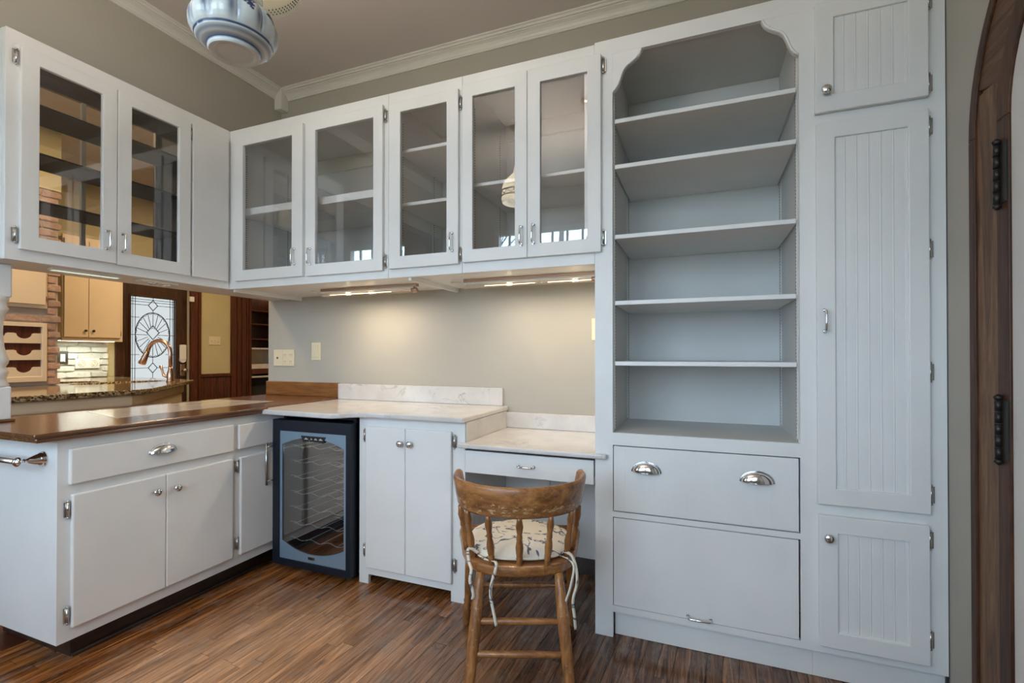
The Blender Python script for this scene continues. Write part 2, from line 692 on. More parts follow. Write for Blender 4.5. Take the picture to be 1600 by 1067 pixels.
CUP = mesh_of(cup_pull(), 'cup_pull', 'chrome')
CUP2 = mesh_of(cup_pull(.056, .034, .026), 'cup_pull', 'chrome')

# ------------------------------------------------------------------ room shell
YB = 2.61
XR = .782
YR = -1.1
HC = 3.086
fl = struct(MB().box(-6.4, XR + .1, YR - .1, 6.2, -.06, -.012).build('floor', 'redwood'))


def floor_planks():
    a = math.radians(-4.5)       # boards run a few degrees off the cabinet line
    ca, sa = math.cos(a), math.sin(a)
    wd = .0572
    me = mesh_of(MB().box(-.5, .5, -.5, .5, -1, 0), 'plank', 'floor')
    for f in me.polygons:
        f.use_smooth = False
    c0 = Vector((-.8, .75))
    for i in range(-34, 34):
        u = i * wd
        v = -2.3 + random.uniform(0, .5)
        while v < 2.2:
            L = random.uniform(.55, 1.7)
            v1 = min(v + L, 2.35)
            if v1 - v > .05:
                mid = (v + v1) / 2
                x = c0.x + u * ca - mid * sa * 1
                y = c0.y + u * sa + mid * ca
                # keep the ones on the room's floor
                if -2.62 < x < XR + .02 and YR < y < 2.62:
                    o = bpy.data.objects.new('plank', me)
                    COL.objects.link(o)
                    o.location = (x, y, 0)
                    o.rotation_euler = (0, 0, a)
                    o.scale = (wd - .0017, v1 - v - .0016, .011)
                    adopt(o, fl)
            v = v1


floor_planks()
MB().box(-6.4, -2.4, YR, 6.2, -.012, -.006).build('kitchen_boards', 'redwood', fl)

struct(MB().box(-6.4, XR + .12, YR - .12, 6.2, HC, HC + .1).build('ceiling', 'ceil'))
struct(MB().box(-30, 20, -25, 25, -.6, -.4).build('ground', 'lawn'))
struct(MB().box(-2.94, XR + .12, YB, YB + .12, 0, HC).build('wall_back', 'wall'))
struct(MB().box(-2.94, -2.82, YR, YB, 2.546, HC).build('wall_left', 'wall'))
struct(MB().box(XR, XR + .12, YR, YB, 0, HC).build('wall_right', 'wall'))


def wall_with_holes(name, x0, x1, holes, y0, y1, mat):
    """wall in the xz plane from x0 to x1 with rectangular holes (x0,x1,z0,z1)"""
    mb = MB()
    xs = x0
    for h in sorted(holes):
        mb.box(xs, h[0], y0, y1, 0, HC)
        mb.box(h[0], h[1], y0, y1, 0, h[2])
        mb.box(h[0], h[1], y0, y1, h[3], HC)
        xs = h[1]
    mb.box(xs, x1, y0, y1, 0, HC)
    return struct(mb.build(name, mat))


WIN = [(-2.28, -.70, .93, 2.66), (-4.46, -3.50, .93, 2.66), (-.46, .34, .93, 2.66)]  # last opening is added, unseen, to light the bookcase and pantry
wall_with_holes('wall_rear', -6.4, XR + .12, WIN, YR - .12, YR, 'wall')
for k, (x0, x1, z0, z1) in enumerate(WIN):
    o = struct(MB().ring((x0, x1, z0, z1), (x0 + .05, x1 - .05, z0 + .05, z1 - .05), YR - .1, YR - .02).build('window_%d' % (k + 1), 'trimwhite'))
    n = 9 if k == 0 else 5
    for i in range(1, n):
        x = x0 + (x1 - x0) * i / n
        MB().box(x - .011, x + .011, YR - .075, YR - .045, z0 + .05, z1 - .05).build('muntin', 'trimwhite', o)
    for i in range(1, 6):
        z = z0 + (z1 - z0) * i / 6
        MB().box(x0 + .05, x1 - .05, YR - .072, YR - .048, z - .011, z + .011).build('muntin', 'trimwhite', o)
    MB().box(x0 + .05, x1 - .05, YR - .062, YR - .058, z0 + .05, z1 - .05).build('pane', 'windowglass', o)

# a bare tree in the yard behind the camera, mirrored in the glass doors
def yard_tree(x, y, h, seed, label):
    r_ = random.Random(seed)
    g = thing('tree', label, 'tree', (x, y, -.4))
    tr = MB()
    br = MB()
    def grow(mb, p, d, L, rad, dep):
        pts = [p]
        q = Vector(p)
        d = Vector(d)
        for i in range(4):
            d = (d + Vector((r_.uniform(-.18, .18), r_.uniform(-.18, .18), r_.uniform(-.05, .12)))).normalized()
            q = q + d * L / 4
            pts.append(tuple(q))
            if dep < 4 and i >= 1:
                nd = (d + Vector((r_.uniform(-1, 1), r_.uniform(-1, 1), r_.uniform(-.2, .6)))).normalized()
                grow(br, tuple(q), nd, L * .62, rad * .55 * (1 - i * .1), dep + 1)
        mb.tube(pts, [rad * (1 - .14 * i) for i in range(5)], 5)
    grow(tr, (x, y, -.4), (0, 0, 1), h, .13, 0)
    tr.build('trunk', 'bark', g)
    br.build('branches', 'bark', g)


MT['bark'] = plain('grey_bark', (.10, .085, .07), .9)
yard_tree(-2.3, -5.2, 4.6, 4, 'bare tree in the yard outside the window behind the viewer')
yard_tree(-6.4, -5.6, 4.6, 9, 'bare tree outside the kitchen window behind the viewer')

# crown moulding
CROWN = [(0, 0), (.009, 0), (.009, .009), (.013, .013), (.018, .024), (.028, .035), (.042, .043), (.045, .043), (.045, .0495), (.054, .0495), (.054, .055), (.058, .060), (.066, .062), (.066, .071), (0, .071)]


def crown(name, p, q, nrm):
    mb = MB()
    n = len(CROWN)
    vs = []
    for e in (p, q):
        for (a, b) in CROWN:
            vs.append((e[0] + nrm[0] * a, e[1] + nrm[1] * a, HC - .071 + b))
    fs = [(i, (i + 1) % n, n + (i + 1) % n, n + i) for i in range(n)] + [tuple(range(n)), tuple(range(2 * n - 1, n - 1, -1))]
    mb.add(vs, fs)
    return struct(mb.build(name, 'trimwhite'))


crown('trim_1', (-2.82, YB), (XR, YB), (0, -1))
crown('trim_2', (-2.82, YR), (-2.82, YB), (1, 0))
crown('trim_3', (XR, YR), (XR, YB), (-1, 0))
cb = MB()
cb.box(-2.82, -2.752, YB - .068, YB, 2.936, HC)
struct(cb.build('trim_4', 'trimwhite', None, .006, 2))

# ------------------------------------------------------------------ cabinets
YU = 2.062        # plane of the back run's face frames
XL = -2.64        # plane of the pass-through uppers
Z0, Z1 = 1.592, 2.545
RZ = {IDENT: 0.0, LEFT: PI / 2}


def W3(T, u, d, z):
    return T(u, d, z)


def glass_door(T, parent, o, i, dfront, th, hinges, pull, pull_dx=0.0):
    """framed glass door; o/i = outer/inner rect, hinges = (u, [z...]), pull=(u,z)"""
    d = MB(T).ring(o, i, dfront, dfront + th).build('door', 'white', parent, .0028, 2)
    # glass held in a rebate
    MB(T).box(i[0] - .006, i[1] + .006, dfront + th * .55, dfront + th * .55 + .003, i[2] - .006, i[3] + .006).build('glass_pane', 'glass', d)
    for z in hinges[1]:
        put(HINGE, 'hinge', W3(T, hinges[0], dfront + th - .001, z), d, RZ[T])
    put(PULL, 'handle', W3(T, pull[0], dfront, pull[1]), d, RZ[T])
    return d


def standards(T, parent, pts, z0, z1, w=.016):
    """slotted shelf standard: strip with a row of slots"""
    for (u, d, side) in pts:
        mb = MB(T)
        mb.box(u - .002 if side else u - w / 2, u + .002 if side else u + w / 2, d - (w / 2 if side else .002), d + (w / 2 if side else .002), z0, z1)
        s = mb.build('shelf_standard', 'trimwhite', parent)
        sl = MB(T)
        z = z0 + .012
        while z < z1 - .012:
            if side:
                sl.box(u - .0026, u + .0026, d - .0035, d + .0035, z, z + .006)
            else:
                sl.box(u - .0035, u + .0035, d - .0026, d + .0026, z, z + .006)
            z += .0135
        tag(sl.build('slots', 'darkslot', s), kind='stuff')


# ---- cabinet over the pass-through (glass on both sides)
T = LEFT
DL = 2.64
c = thing('glass_cabinet', 'white two-door glass cabinet over the pass-through with dark brown shelves', 'cabinet', (-2.78, 1.56, Z0))
fr = MB(T)
fr.ring((1.058, 2.056, Z0, Z1), (1.118, 1.800, Z0 + .055, Z1 - .075), DL, DL + .02)
fr.build('face_frame', 'white', c, .002, 1)
MB(T).box(1.058, 1.076, DL + .02, DL + .26, Z0, Z1).build('side_panel', 'white', c)
MB(T).box(1.81, 2.056, DL + .02, DL + .26, Z0, Z1).build('side_panel', 'brownshelf', c)
MB(T).box(1.076, 1.81, DL + .02, DL + .28, Z1 - .02, Z1).build('top_board', 'browntop', c)
MB(T).box(1.058, 2.056, DL + .0201, DL + .282, Z0 - .0005, Z0 + .003).build('bottom_board', 'white', c)
MB(T).box(1.076, 1.81, DL + .02, DL + .26, Z0 + .0035, Z0 + .02).build('floor_board', 'brownshelf', c)
MB(T).box(2.0565, 2.609, DL + .001, DL + .282, Z0, Z1).build('corner_filler', 'white', c)
MB(T).ring((1.058, 2.056, Z0, Z1), (1.118, 1.800, Z0 + .055, Z1 - .075), DL + .26, DL + .28).build('back_frame', 'browntop', c)
MB(T).box(1.450, 1.468, DL + .262, DL + .278, Z0 + .05, Z1 - .07).build('back_mullion', 'cream', c)
MB(T).box(1.110, 1.81, DL + .268, DL + .272, Z0 + .05, Z1 - .07).build('back_pane', 'glass', c)
for z in (2.285, 2.075, 1.868):
    MB(T).box(1.078, 1.808, DL + .025, DL + .255, z - .008, z).build('shelf', 'brownshelf', c)
glass_door(T, c, (1.099, 1.4525, 1.638, 2.487), (1.160, 1.392, 1.697, 2.428), DL - .02, .02, (1.088, (2.435, 1.696)), (1.410, 1.744))
glass_door(T, c, (1.4555, 1.812, 1.634, 2.483), (1.516, 1.748, 1.697, 2.428), DL - .02, .02, (1.821, (2.425, 1.682)), (1.475, 1.744))
MB(T).box(1.824, 2.040, DL - .020, DL, 1.634, 2.484).build('filler_panel', 'white', c, .003, 2)

# ---- uppers on the back wall
T = IDENT


def upper_unit(label, x0, x1, doors, shelves, mull=None, shelf_th=.018, shelf_d=.10):
    c = thing('glass_cabinet', label, 'cabinet', ((x0 + x1) / 2, 2.33, Z0), 'glass-door cabinets on the back wall')
    f = MB()
    f.ring((x0, x1, Z0, Z1), (x0 + .045, x1 - .045, Z0 + .055, Z1 - .07), YU, YU + .02)
    if mull:
        f.box(mull - .02, mull + .02, YU + .0005, YU + .0195, Z0 + .05, Z1 - .06)
    f.build('face_frame', 'white', c, .0015, 1)
    for x in (x0, x1 - .016):
        MB().box(x + .0005, x + .0155, YU + .02, YB - .001, Z0 + .02, Z1 - .02).build('side_panel', 'white_in', c)
    MB().box(x0, x1, YU + .02, YB - .001, Z1 - .02, Z1 - .001).build('top_board', 'white_in', c)
    MB().box(x0, x1, YU + .02, YB - .001, Z0 + .012, Z0 + .028).build('bottom_board', 'white', c)
    MB().box(x0 + .016, x1 - .016, YB - .02, YB - .008, Z0 + .028, Z1 - .02).build('back_board', 'white_in', c)
    MB().box(x0 + .016, x1 - .016, YB - .04, YB - .02, Z1 - .11, Z1 - .02).build('nailing_rail', 'white_in', c, .002, 1)
    for z in shelves:
        MB().box(x0 + .018, x1 - .018, YU + shelf_d, YB - .022, z - shelf_th, z).build('shelf', 'white', c, .002, 1)
    standards(T, c, [(x0 + .0175, 2.48, True), (x1 - .0175, 2.48, True), (x0 + .0175, 2.16, True)], Z0 + .05, Z1 - .10)
    for (o, i, hs, pl) in doors:
        glass_door(T, c, o, i, YU - .02, .02, hs, pl)
    return c


upper_unit('white two-door glass cabinet in the corner, one thick shelf inside', -2.640, -1.497,
           [((-2.572, -2.053, 1.635, 2.487), (-2.510, -2.132, 1.697, 2.430), (-2.583, ()), (-2.109, 1.746)),
            ((-2.030, -1.520, 1.632, 2.487), (-1.963, -1.578, 1.695, 2.429), (-1.510, (2.431, 1.679)), (-1.995, 1.738))],
           (2.085,), -2.042, .042, .05)
upper_unit('narrow white single-door glass cabinet with two shelves, middle of the back wall', -1.496, -1.071,
           [((-1.482, -1.083, 1.636, 2.481), (-1.413, -1.147, 1.697, 2.427), (-1.076, (2.414, 1.683)), (-1.115, 1.742))],
           (2.272, 1.992), None, .018, .06)
upper_unit('white two-door glass cabinet with one thin shelf, beside the open bookcase', -1.070, -.428,
           [((-1.061, -.7325, 1.640, 2.492), (-1.007, -.792, 1.699, 2.428), (-1.068, ()), (-.759, 1.740)),
            ((-.7305, -.397, 1.640, 2.492), (-.670, -.456, 1.700, 2.425), (-.388, (2.443, 1.701)), (-.701, 1.743))],
           (2.040,), None, .017, .06)

# ---- tall bookcase with drawer and lower door
b = thing('bookcase', 'tall white open bookcase with five shelves over a wide drawer and flap door', 'bookcase', (0, 2.33, 0))
BX0, BX1 = -.427, .385
NX0, NX1 = -.351, .343
f = MB()
f.box(BX0, NX0, YU, YU + .02, 0, 2.552)
f.box(NX1, BX1, YU, YU + .02, .108, 2.552)
f.box(NX0, NX1, YU, YU + .02, 2.486, 2.552)
f.box(NX0, NX1, YU, YU + .02, .8155, .868)
f.box(NX0, NX1, YU, YU + .02, .511, .533)
f.box(NX0, NX1, YU, YU + .02, .108, .136)
f.build('face_frame', 'white', b)
MB().box(BX0, BX0 + .018, YU + .02, YB - .001, 0, 2.54).build('side_panel', 'white', b)
MB().box(NX0 - .016, NX0 + .002, YU + .02, 2.545, .868, 2.50).build('side_panel', 'white_in', b)
MB().box(NX1 - .002, NX1 + .016, YU + .02, 2.545, .868, 2.50).build('side_panel', 'white_in', b)
MB().box(NX0 - .016, NX1 + .016, 2.545, 2.56, .868, 2.51).build('back_board', 'white_in', b)
MB().box(NX0 - .016, NX1 + .016, YU + .02, 2.545, .850, .868).build('niche_floor', 'white_in', b)
MB().box(NX0 - .016, NX1 + .016, YU + .02, 2.545, 2.492, 2.51).build('niche_top', 'white_in', b)
MB().box(NX0 + .002, NX1 - .002, 2.525, 2.545, 2.40, 2.492).build('nailing_rail', 'white_in', b, .002, 1)
MB().box(NX0 + .004, .3845, 2.09, 2.105, .002, .108).build('toe_board', 'white', b)
MB().box(NX0, NX1, 2.13, 2.15, .12, .85).build('carcass_shade_board', 'gap', b)  # near-black board, painted shade behind the drawer and flap joints
for z in (2.207, 2.012, 1.712, 1.429, 1.171):
    MB().box(NX0 + .009, NX1 - .009, YU + .006, 2.543, z - .0185, z).build('shelf', 'white', b, .0025, 2)
standards(T, b, [(NX0 + .0035, 2.10, True), (NX0 + .0035, 2.49, True), (NX1 - .0035, 2.10, True), (NX1 - .0035, 2.49, True)], .88, 2.38)


def bracket(xc, s):
    """scrolled corner bracket, s=+1 at the left"""
    w, h = .126, .165
    pts = [(0, 0)]
    cv = [(w, 0), (.122, -.012), (.113, -.028), (.098, -.042), (.080, -.053), (.062, -.064), (.050, -.078), (.042, -.096), (.036, -.116), (.028, -.136), (.016, -.153), (0, -h)]
    pts += cv
    poly = [(xc + s * a, 2.486 + z_) for a, z_ in pts]
    if s > 0:
        poly = poly[::-1]
    o = MB().prism(poly, YU + .001, YU + .019, 'xz').build('corner_bracket', 'white', b)
    mb = MB()
    mb.tube([(xc + s * (a - .004 if a > .01 else a), YU + .0005, 2.486 + z_ + (.003 if z_ < -.01 else 0)) for a, z_ in cv], .0045, 6)
    mb.build('bead', 'white', o)


bracket(NX0, 1)
bracket(NX1, -1)
dr = MB().box(NX0 + .0035, NX1 - .0050, YU - .001, YU + .019, .5375, .8110)
dr = dr.build('drawer', 'white', b, .0015, 1)
dr_g = MB()
for k in range(1, 14):
    x = NX0 + .694 * k / 14
    dr_g.box(x - .0012, x + .0012, YU - .0012, YU + .0005, .541, .807)
tag(dr_g.build('beading', 'white', dr, .0008, 1), kind='stuff')
put(CUP, 'cup_pull', (-.213, YU - .001, .724), dr)
put(CUP, 'cup_pull', (.198, YU - .001, .722), dr)
fd = MB().box(NX0 + .0030, NX1 - .0060, YU - .001, YU + .019, .1375, .5070).build('flap_door', 'white', b, .0015, 1)
HROT = Matrix.Rotation(PI / 2, 4, 'Y')
put(PULL, 'handle', (-.010, YU - .001, .151), fd, 0, HROT)

# ---- pantry cupboard
p = thing('pantry_cupboard', 'tall white pantry cupboard with three beadboard panel doors', 'cupboard', (.58, 2.33, 0))
MB().box(BX1, .778, YU, YU + .02, .108, 2.9).build('face_frame', 'white', p)
MB().box(BX1 + .001, .777, YU + .02, YB - .001, .108, 2.9).build('carcass', 'white_in', p)
MB().box(.385, .778, 2.09, 2.105, .002, .1075).build('toe_board', 'white', p)
# dark strip paints in the shade of the crack between cupboard and wall
MB().box(.7782, .7815, YU + .004, YU + .02, .01, 2.9).build('gap_shade_strip', 'gap', p)


def bead_door(o, i, hinge_z, knob=None, pull=None, tilt=0.0):
    d = MB().ring(o, i, YU - .021, YU - .001).build('door', 'white', p, .003, 2)
    n = 6
    wd = (i[1] - i[0]) / n
    for k in range(n):
        x = i[0] + wd * k
        mb = MB()
        mb.box(x + .0004, x + wd - .0095, YU - .0125, YU - .003, i[2] - .003, i[3] + .003)
        mb.cyl((x + wd - .0052, YU - .0098, i[2] - .003), (x + wd - .0052, YU - .0098, i[3] + .003), .0030, n=8, caps=False)
        mb.box(x + wd - .0095, x + wd + .0004, YU - .0112, YU - .003, i[2] - .003, i[3] + .003)
        mb.build('beadboard_plank', 'white', d)
    for z in hinge_z:
        put(HINGE, 'hinge', (o[1] + .004, YU - .001, z), d)
    if knob:
        put(KNOB, 'knob', (knob[0], YU - .021, knob[1]), d)
    if pull:
        put(PULLS, 'handle', (pull[0], YU - .021, pull[1]), d)


bead_door((.392, .726, 2.085, 2.487), (.450, .669, 2.147, 2.427), (2.42, 2.134), knob=(.424, 2.157))
bead_door((.395, .726, .655, 2.044), (.453, .668, .717, 1.988), (1.985, 1.562, 1.140, .720), pull=(.419, 1.323))
bead_door((.399, .722, .140, .616), (.458, .665, .199, .554), (.565, .225), knob=(.426, .540))

# ---- peninsula base
T = LEFT
XP = 2.265
n_ = thing('peninsula_cabinet', 'white peninsula base cabinet with drawers and doors under the wooden counter', 'cabinet', (-2.58, 1.8, 0))
MB(T).box(1.06, 2.60, XP, XP + .018, .10, .877).build('face_frame', 'white', n_)
MB(T).box(1.06, 1.078, XP + .018, 2.90, .10, .877).build('end_panel', 'white', n_)
MB(T).box(1.078, 2.60, XP + .018, 2.90, .10, .12).build('bottom_board', 'white_in', n_)
MB(T).box(1.078, 2.60, 2.885, 2.90, .12, .877).build('back_panel', 'cream', n_)
MB(T).box(1.138, 2.60, 2.335, 2.83, .001, .10).build('toe_kick', 'toewood', n_)
MB(T).box(1.1385, 2.04, 2.322, 2.335, .001, .016).build('shoe_moulding', 'toewood', n_, .004, 2)
o = MB(T).box(1.092, 1.784, XP - .02, XP, .700, .838).build('drawer', 'white', n_, .005, 2)
put(CUP2, 'cup_pull', (-(XP - .02), 1.430, .776), o, PI / 2)
o = MB(T).box(1.813, 2.10, XP - .02, XP, .704, .833).build('drawer', 'white', n_, .005, 2)
for (u0, u1, hz, hu, kn) in ((1.100, 1.4462, (.606, .202), 1.090, (1.397, .594)), (1.4478, 1.781, (), 0, (1.486, .591)), (1.823, 2.12, (.616, .214), 1.812, None)):
    o = MB(T).box(u0, u1, XP - .02, XP, .150, .661).build('door', 'white', n_, .005, 2)
    for z in hz:
        put(HINGE, 'hinge', W3(T, hu, XP - .001, z), o, PI / 2)
    if kn:
        put(KNOB, 'knob', W3(T, kn[0], XP - .02, kn[1]), o, PI / 2)

# towel bar on the end panel
T = IDENT
t = thing('towel_bar', 'chrome towel bar on the end of the peninsula', 'towel bar', (-2.37, 1.06, .80))
def bar_mount(x):
    mb = MB()
    mb.turn((x, 1.06, .800), (x, .985, .802), [(0, .029), (.06, .029), (.10, .025), (.16, .027), (.22, .022), (.32, .020), (.62, .010), (.74, .006), (.80, .009), (.84, .006), (.90, .013), (.96, .017), (1.0, .018), (1.08, .017), (1.16, .012), (1.22, .004)], 20)
    return mb
bar_mount(-2.352).build('mount', 'chrome', t)
bar_mount(-2.81).build('mount', 'chrome', t)
MB().cyl((-2.37, .983, .802), (-2.80, .983, .802), .0095, n=16).build('bar', 'nickel', t)

# wooden counter with marble inlay
w = thing('wooden_countertop', 'dark stained wooden countertop with a cream marble inlay on the peninsula', 'countertop', (-2.6, 1.8, .877))
poly = [(-2.95, .975), (-2.225, .975), (-2.225, 1.975), (-2.283, 1.985), (-2.283, 2.609), (-2.95, 2.609)]
MB().prism(poly, .8945, .911).build('top_slab', 'counterwood', w, .005, 3)
poly2 = [(-2.945, .983), (-2.233, .983), (-2.233, 1.972), (-2.293, 1.98), (-2.293, 2.605), (-2.945, 2.605)]
MB().prism(poly2, .8775, .8950).build('edge_moulding', 'counterwood', w, .006, 3)
MB().prism([(-2.90, 1.475), (-2.475, 1.375), (-2.475, 2.23), (-2.90, 2.17)], .911, .9118).build('marble_inlay', 'marble_inlay', w)
MB().box(-2.94, -2.283, 2.588, 2.609, .911, 1.008).build('backsplash', 'splashwood', w, .003, 2)

# turned post at the end of the peninsula
t = thing('turned_post', 'white turned post between the wooden counter and the cabinet above', 'post', (-2.83, 1.10, .911))
MB().box(-2.885, -2.772, 1.048, 1.152, .911, .921).build('plinth', 'counterwood', t, .003, 2)
q = MB()
q.turn((-2.828, 1.098, 1.060), (-2.828, 1.098, 1.450), [(0, .050), (.02, .052), (.05, .046), (.09, .041), (.13, .046), (.16, .050), (.19, .046), (.22, .040), (.26, .048), (.30, .051), (.34, .046), (.44, .036), (.60, .031), (.72, .032), (.80, .036), (.84, .045), (.87, .049), (.90, .043), (.93, .041), (.96, .049), (1, .050)], 28)
q.build('shaft', 'white', t)
MB().box(-2.876, -2.780, 1.055, 1.142, .921, 1.062).build('block', 'white', t, .006, 2)
MB().box(-2.876, -2.780, 1.0595, 1.142, 1.448, Z0 - .001).build('block', 'white', t, .006, 2)

# ---- marble counters
m = thing('marble_countertop', 'white veined marble countertop over the wine fridge and two-door cabinet', 'countertop', (-1.7, 2.3, .872))
edge = [(-2.285, 1.965), (-2.26, 1.945), (-1.79, 1.925), (-1.75, 1.930), (-1.715, 1.955), (-1.685, 1.995), (-1.65, 2.020), (-1.61, 2.028), (-1.056, 2.034), (-1.050, 2.045), (-1.050, 2.609), (-2.2825, 2.609)]
MB().prism(edge, .873, .900).build('slab', 'marble', m, .008, 4)
MB().box(-2.2825, -1.08, 2.586, 2.609, .9005, 1.004).build('backsplash', 'marble', m, .003, 2)
d = thing('marble_desktop', 'low white marble desktop with a short marble upstand behind the chair', 'desktop', (-.74, 2.3, .752))
MB().prism([(-1.085, 2.031), (-.374, 2.031), (-.374, 2.0615), (-.4285, 2.0615), (-.4285, 2.609), (-1.0585, 2.609), (-1.0585, 2.0685), (-1.085, 2.0685)], .755, .777).build('slab', 'marble', d, .007, 3)
MB().box(-1.056, -.4285, 2.588, 2.609, .7775, .866).build('backsplash', 'marble', d, .003, 2)
MB().box(-1.0580, -1.0535, 2.075, 2.305, .7775, .8725).build('side_upstand', 'marble', d)
MB().box(-1.0580, -1.0535, 2.306, 2.587, .7775, .8725).build('side_upstand', 'marble', d)

# ---- small two-door cabinet
k = thing('base_cabinet', 'white two-door base cabinet between the wine fridge and the desk', 'cabinet', (-1.37, 2.33, 0))
f = MB()
f.box(-1.684, -1.625, 2.072, 2.09, 0, .872)
f.box(-1.136, -1.0595, 2.072, 2.09, 0, .872)
f.box(-1.625, -1.136, 2.072, 2.09, .815, .872)
f.box(-1.625, -1.136, 2.072, 2.09, .050, .10)
f.build('face_frame', 'white', k)
for x in (-1.684, -1.0775):
    MB().box(x, x + .018, 2.09, 2.60, 0, .872).build('side_panel', 'white', k)
MB().box(-1.666, -1.078, 2.09, 2.60, .06, .075).build('bottom_board', 'white_in', k)
MB().box(-1.666, -1.078, 2.20, 2.215, .001, .06).build('toe_board', 'gap', k)  # near-black, paints shade into the toe space
MB().box(-1.666, -1.078, 2.30, 2.315, .08, .86).build('inner_shade_board', 'gap', k)  # near-black board, painted shade behind the door joints
for (x0, x1, hx, kx) in ((-1.634, -1.3895, -1.645, -1.409), (-1.3875, -1.126, -1.113, -1.353)):
    o = MB().box(x0, x1, 2.053, 2.072, .089, .826).build('door', 'white', k, .006, 2)
    for z in (.777, .178):
        put(HINGE, 'hinge', (hx, 2.071, z), o)
    put(KNOB, 'knob', (kx, 2.053, .752), o)

# ---- desk drawer and knee space
k = thing('desk_drawer_unit', 'shallow white desk drawer hung under the marble desktop', 'drawer', (-.745, 2.3, .63))
o = MB().box(-1.0545, -.4335, 2.062, 2.08, .636, .741).build('drawer_front', 'white', k, .002, 1)
put(PULLS, 'handle', (-.744, 2.062, .690), o, 0, HROT)
MB().box(-1.04, -.448, 2.08, 2.50, .650, .735).build('drawer_box', 'white_in', k)
MB().box(-1.0585, -.4285, 2.081, 2.10, .742, .7545).build('rail', 'gap', k)  # dark strip, painted shade between drawer and desktop
kb = struct(MB().box(-1.0585, -.4285, 2.590, YB - .0005, .09, .754).build('trim_5', 'white'))
MB().box(-.83, -.79, 2.575, 2.590, .09, .754).build('batten', 'white', kb)
struct(MB().box(-1.0585, -.4285, 2.585, YB - .0005, .001, .09).build('baseboard_back', 'toewood'))

# cleats and lights under the back uppers
for nm, x in (('corner', -2.638), ('middle', -1.392)):
    tag(MB().box(x, x + .018, YU + .024, YB - .004, Z0 - .014, Z0 + .0115).build('cleat', 'white'),
        'white wooden cleat under the %s of the back wall cabinets' % ('left end' if nm == 'corner' else 'middle'), 'cleat', 'cleats under the cabinets')


def tube_light(x0, x1, yl, label, bulbs):
    g = thing('under_cabinet_light', label, 'lamp', ((x0 + x1) / 2, yl, 1.56), 'tube lights under the cabinets')
    MB().box(x0, x1, yl - .014, yl + .014, Z0 - .004, Z0 + .0115).build('housing', 'bronze', g)
    MB().cyl((x0 + .005, yl, 1.566), (x1 - .03, yl, 1.566), .011, n=14).build('tube', 'tubeglass', g)
    MB().box(x0, x1 - .02, yl - .012, yl + .012, 1.5775, 1.5875).build('reflector', 'whiteplastic', g)
    MB().turn((x1 - .035, yl, 1.568), (x1, yl, 1.568), [(0, .014), (.3, .016), (.5, .012), (.8, .015), (1, .009)], 14).build('end_cap', 'bronze', g)
    MB().tube([(x0 - .09, yl + .01, Z0 + .004), (x0 - .02, yl + .006, Z0 - .002), (x0 + .01, yl, 1.572)], .005, 8).build('cable', 'whiteplastic', g)
    lamp('tube_lamp', 'AREA', ((x0 + x1) / 2, yl + .004, 1.5525), 1.2, (1, .80, .57), (0, 0, 0), x1 - x0 - .08, .02)
    for bx in bulbs:
        MB().turn((bx - .02, yl, 1.566), (bx + .02, yl, 1.566), [(0, .001), (.2, .0045), (.8, .0045), (1, .001)], 10).build('bulb', 'bulb', g)
        MB().cyl((bx - .14, yl, 1.566), (bx + .14, yl, 1.566), .0022, n=8).build('filament', 'filament', g)
        lamp('tube_lamp', 'AREA', (bx, yl + .004, 1.5535), 1.25, (1, .80, .56), (0, 0, 0), .05, .02)
    return g


MT['tubeglass'] = glass('tube_glass', .10, (.98, .95, .9))
MT['filament'] = emit('warm_filament', (1, .84, .60), 2.2)
MT['bulb'] = emit('warm_bulb', (1, .82, .55), 14)
tube_light(-2.19, -1.50, 2.34, 'slim lit tube light under the corner cabinets, left of two', (-1.99, -1.82))
tube_light(-1.19, -.46, 2.32, 'slim lit tube light under the cabinets beside the bookcase, right of two', (-.93, -.58))

# lights under the pass-through cabinet
MT['coolled'] = emit('greenish_white_diffuser', (.86, 1, .86), .55)
g = thing('strip_light', 'narrow white strip light under the pass-through cabinet', 'lamp', (-2.8, 1.4, 1.58))
MB().box(-2.74, -2.70, 1.24, 1.52, Z0 - .011, Z0 + .0035).build('housing', 'whiteplastic', g, .002, 1)
MB().box(-2.735, -2.705, 1.25, 1.51, Z0 - .0125, Z0 - .011).build('diffuser', 'coolled', g)
g = thing('puck_light', 'unlit white plastic light fixture under the pass-through cabinet near the corner', 'lamp', (-2.74, 1.75, 1.58))
MB().box(-2.76, -2.70, 1.61, 1.80, Z0 - .010, Z0 + .0035).build('housing', 'whiteplastic', g, .004, 2)
MB().turn((-2.73, 1.68, Z0 - .010), (-2.73, 1.68, Z0 - .016), [(0, .026), (1, .020)], 16).build('lens', 'chrome', g)
MB().turn((-2.73, 1.755, Z0 - .010), (-2.73, 1.755, Z0 - .016), [(0, .026), (1, .020)], 16).build('lens', 'chrome', g)

# ---- wall plates on the back wall
def plate(name, label, cat, x0, x1, z0, z1, y=YB):
    g = thing(name, label, cat, ((x0 + x1) / 2, y, z0))
    MB().box(x0, x1, y - .007, y - .0002, z0, z1).build('cover_plate', 'almond', g, .003, 2)
    return g


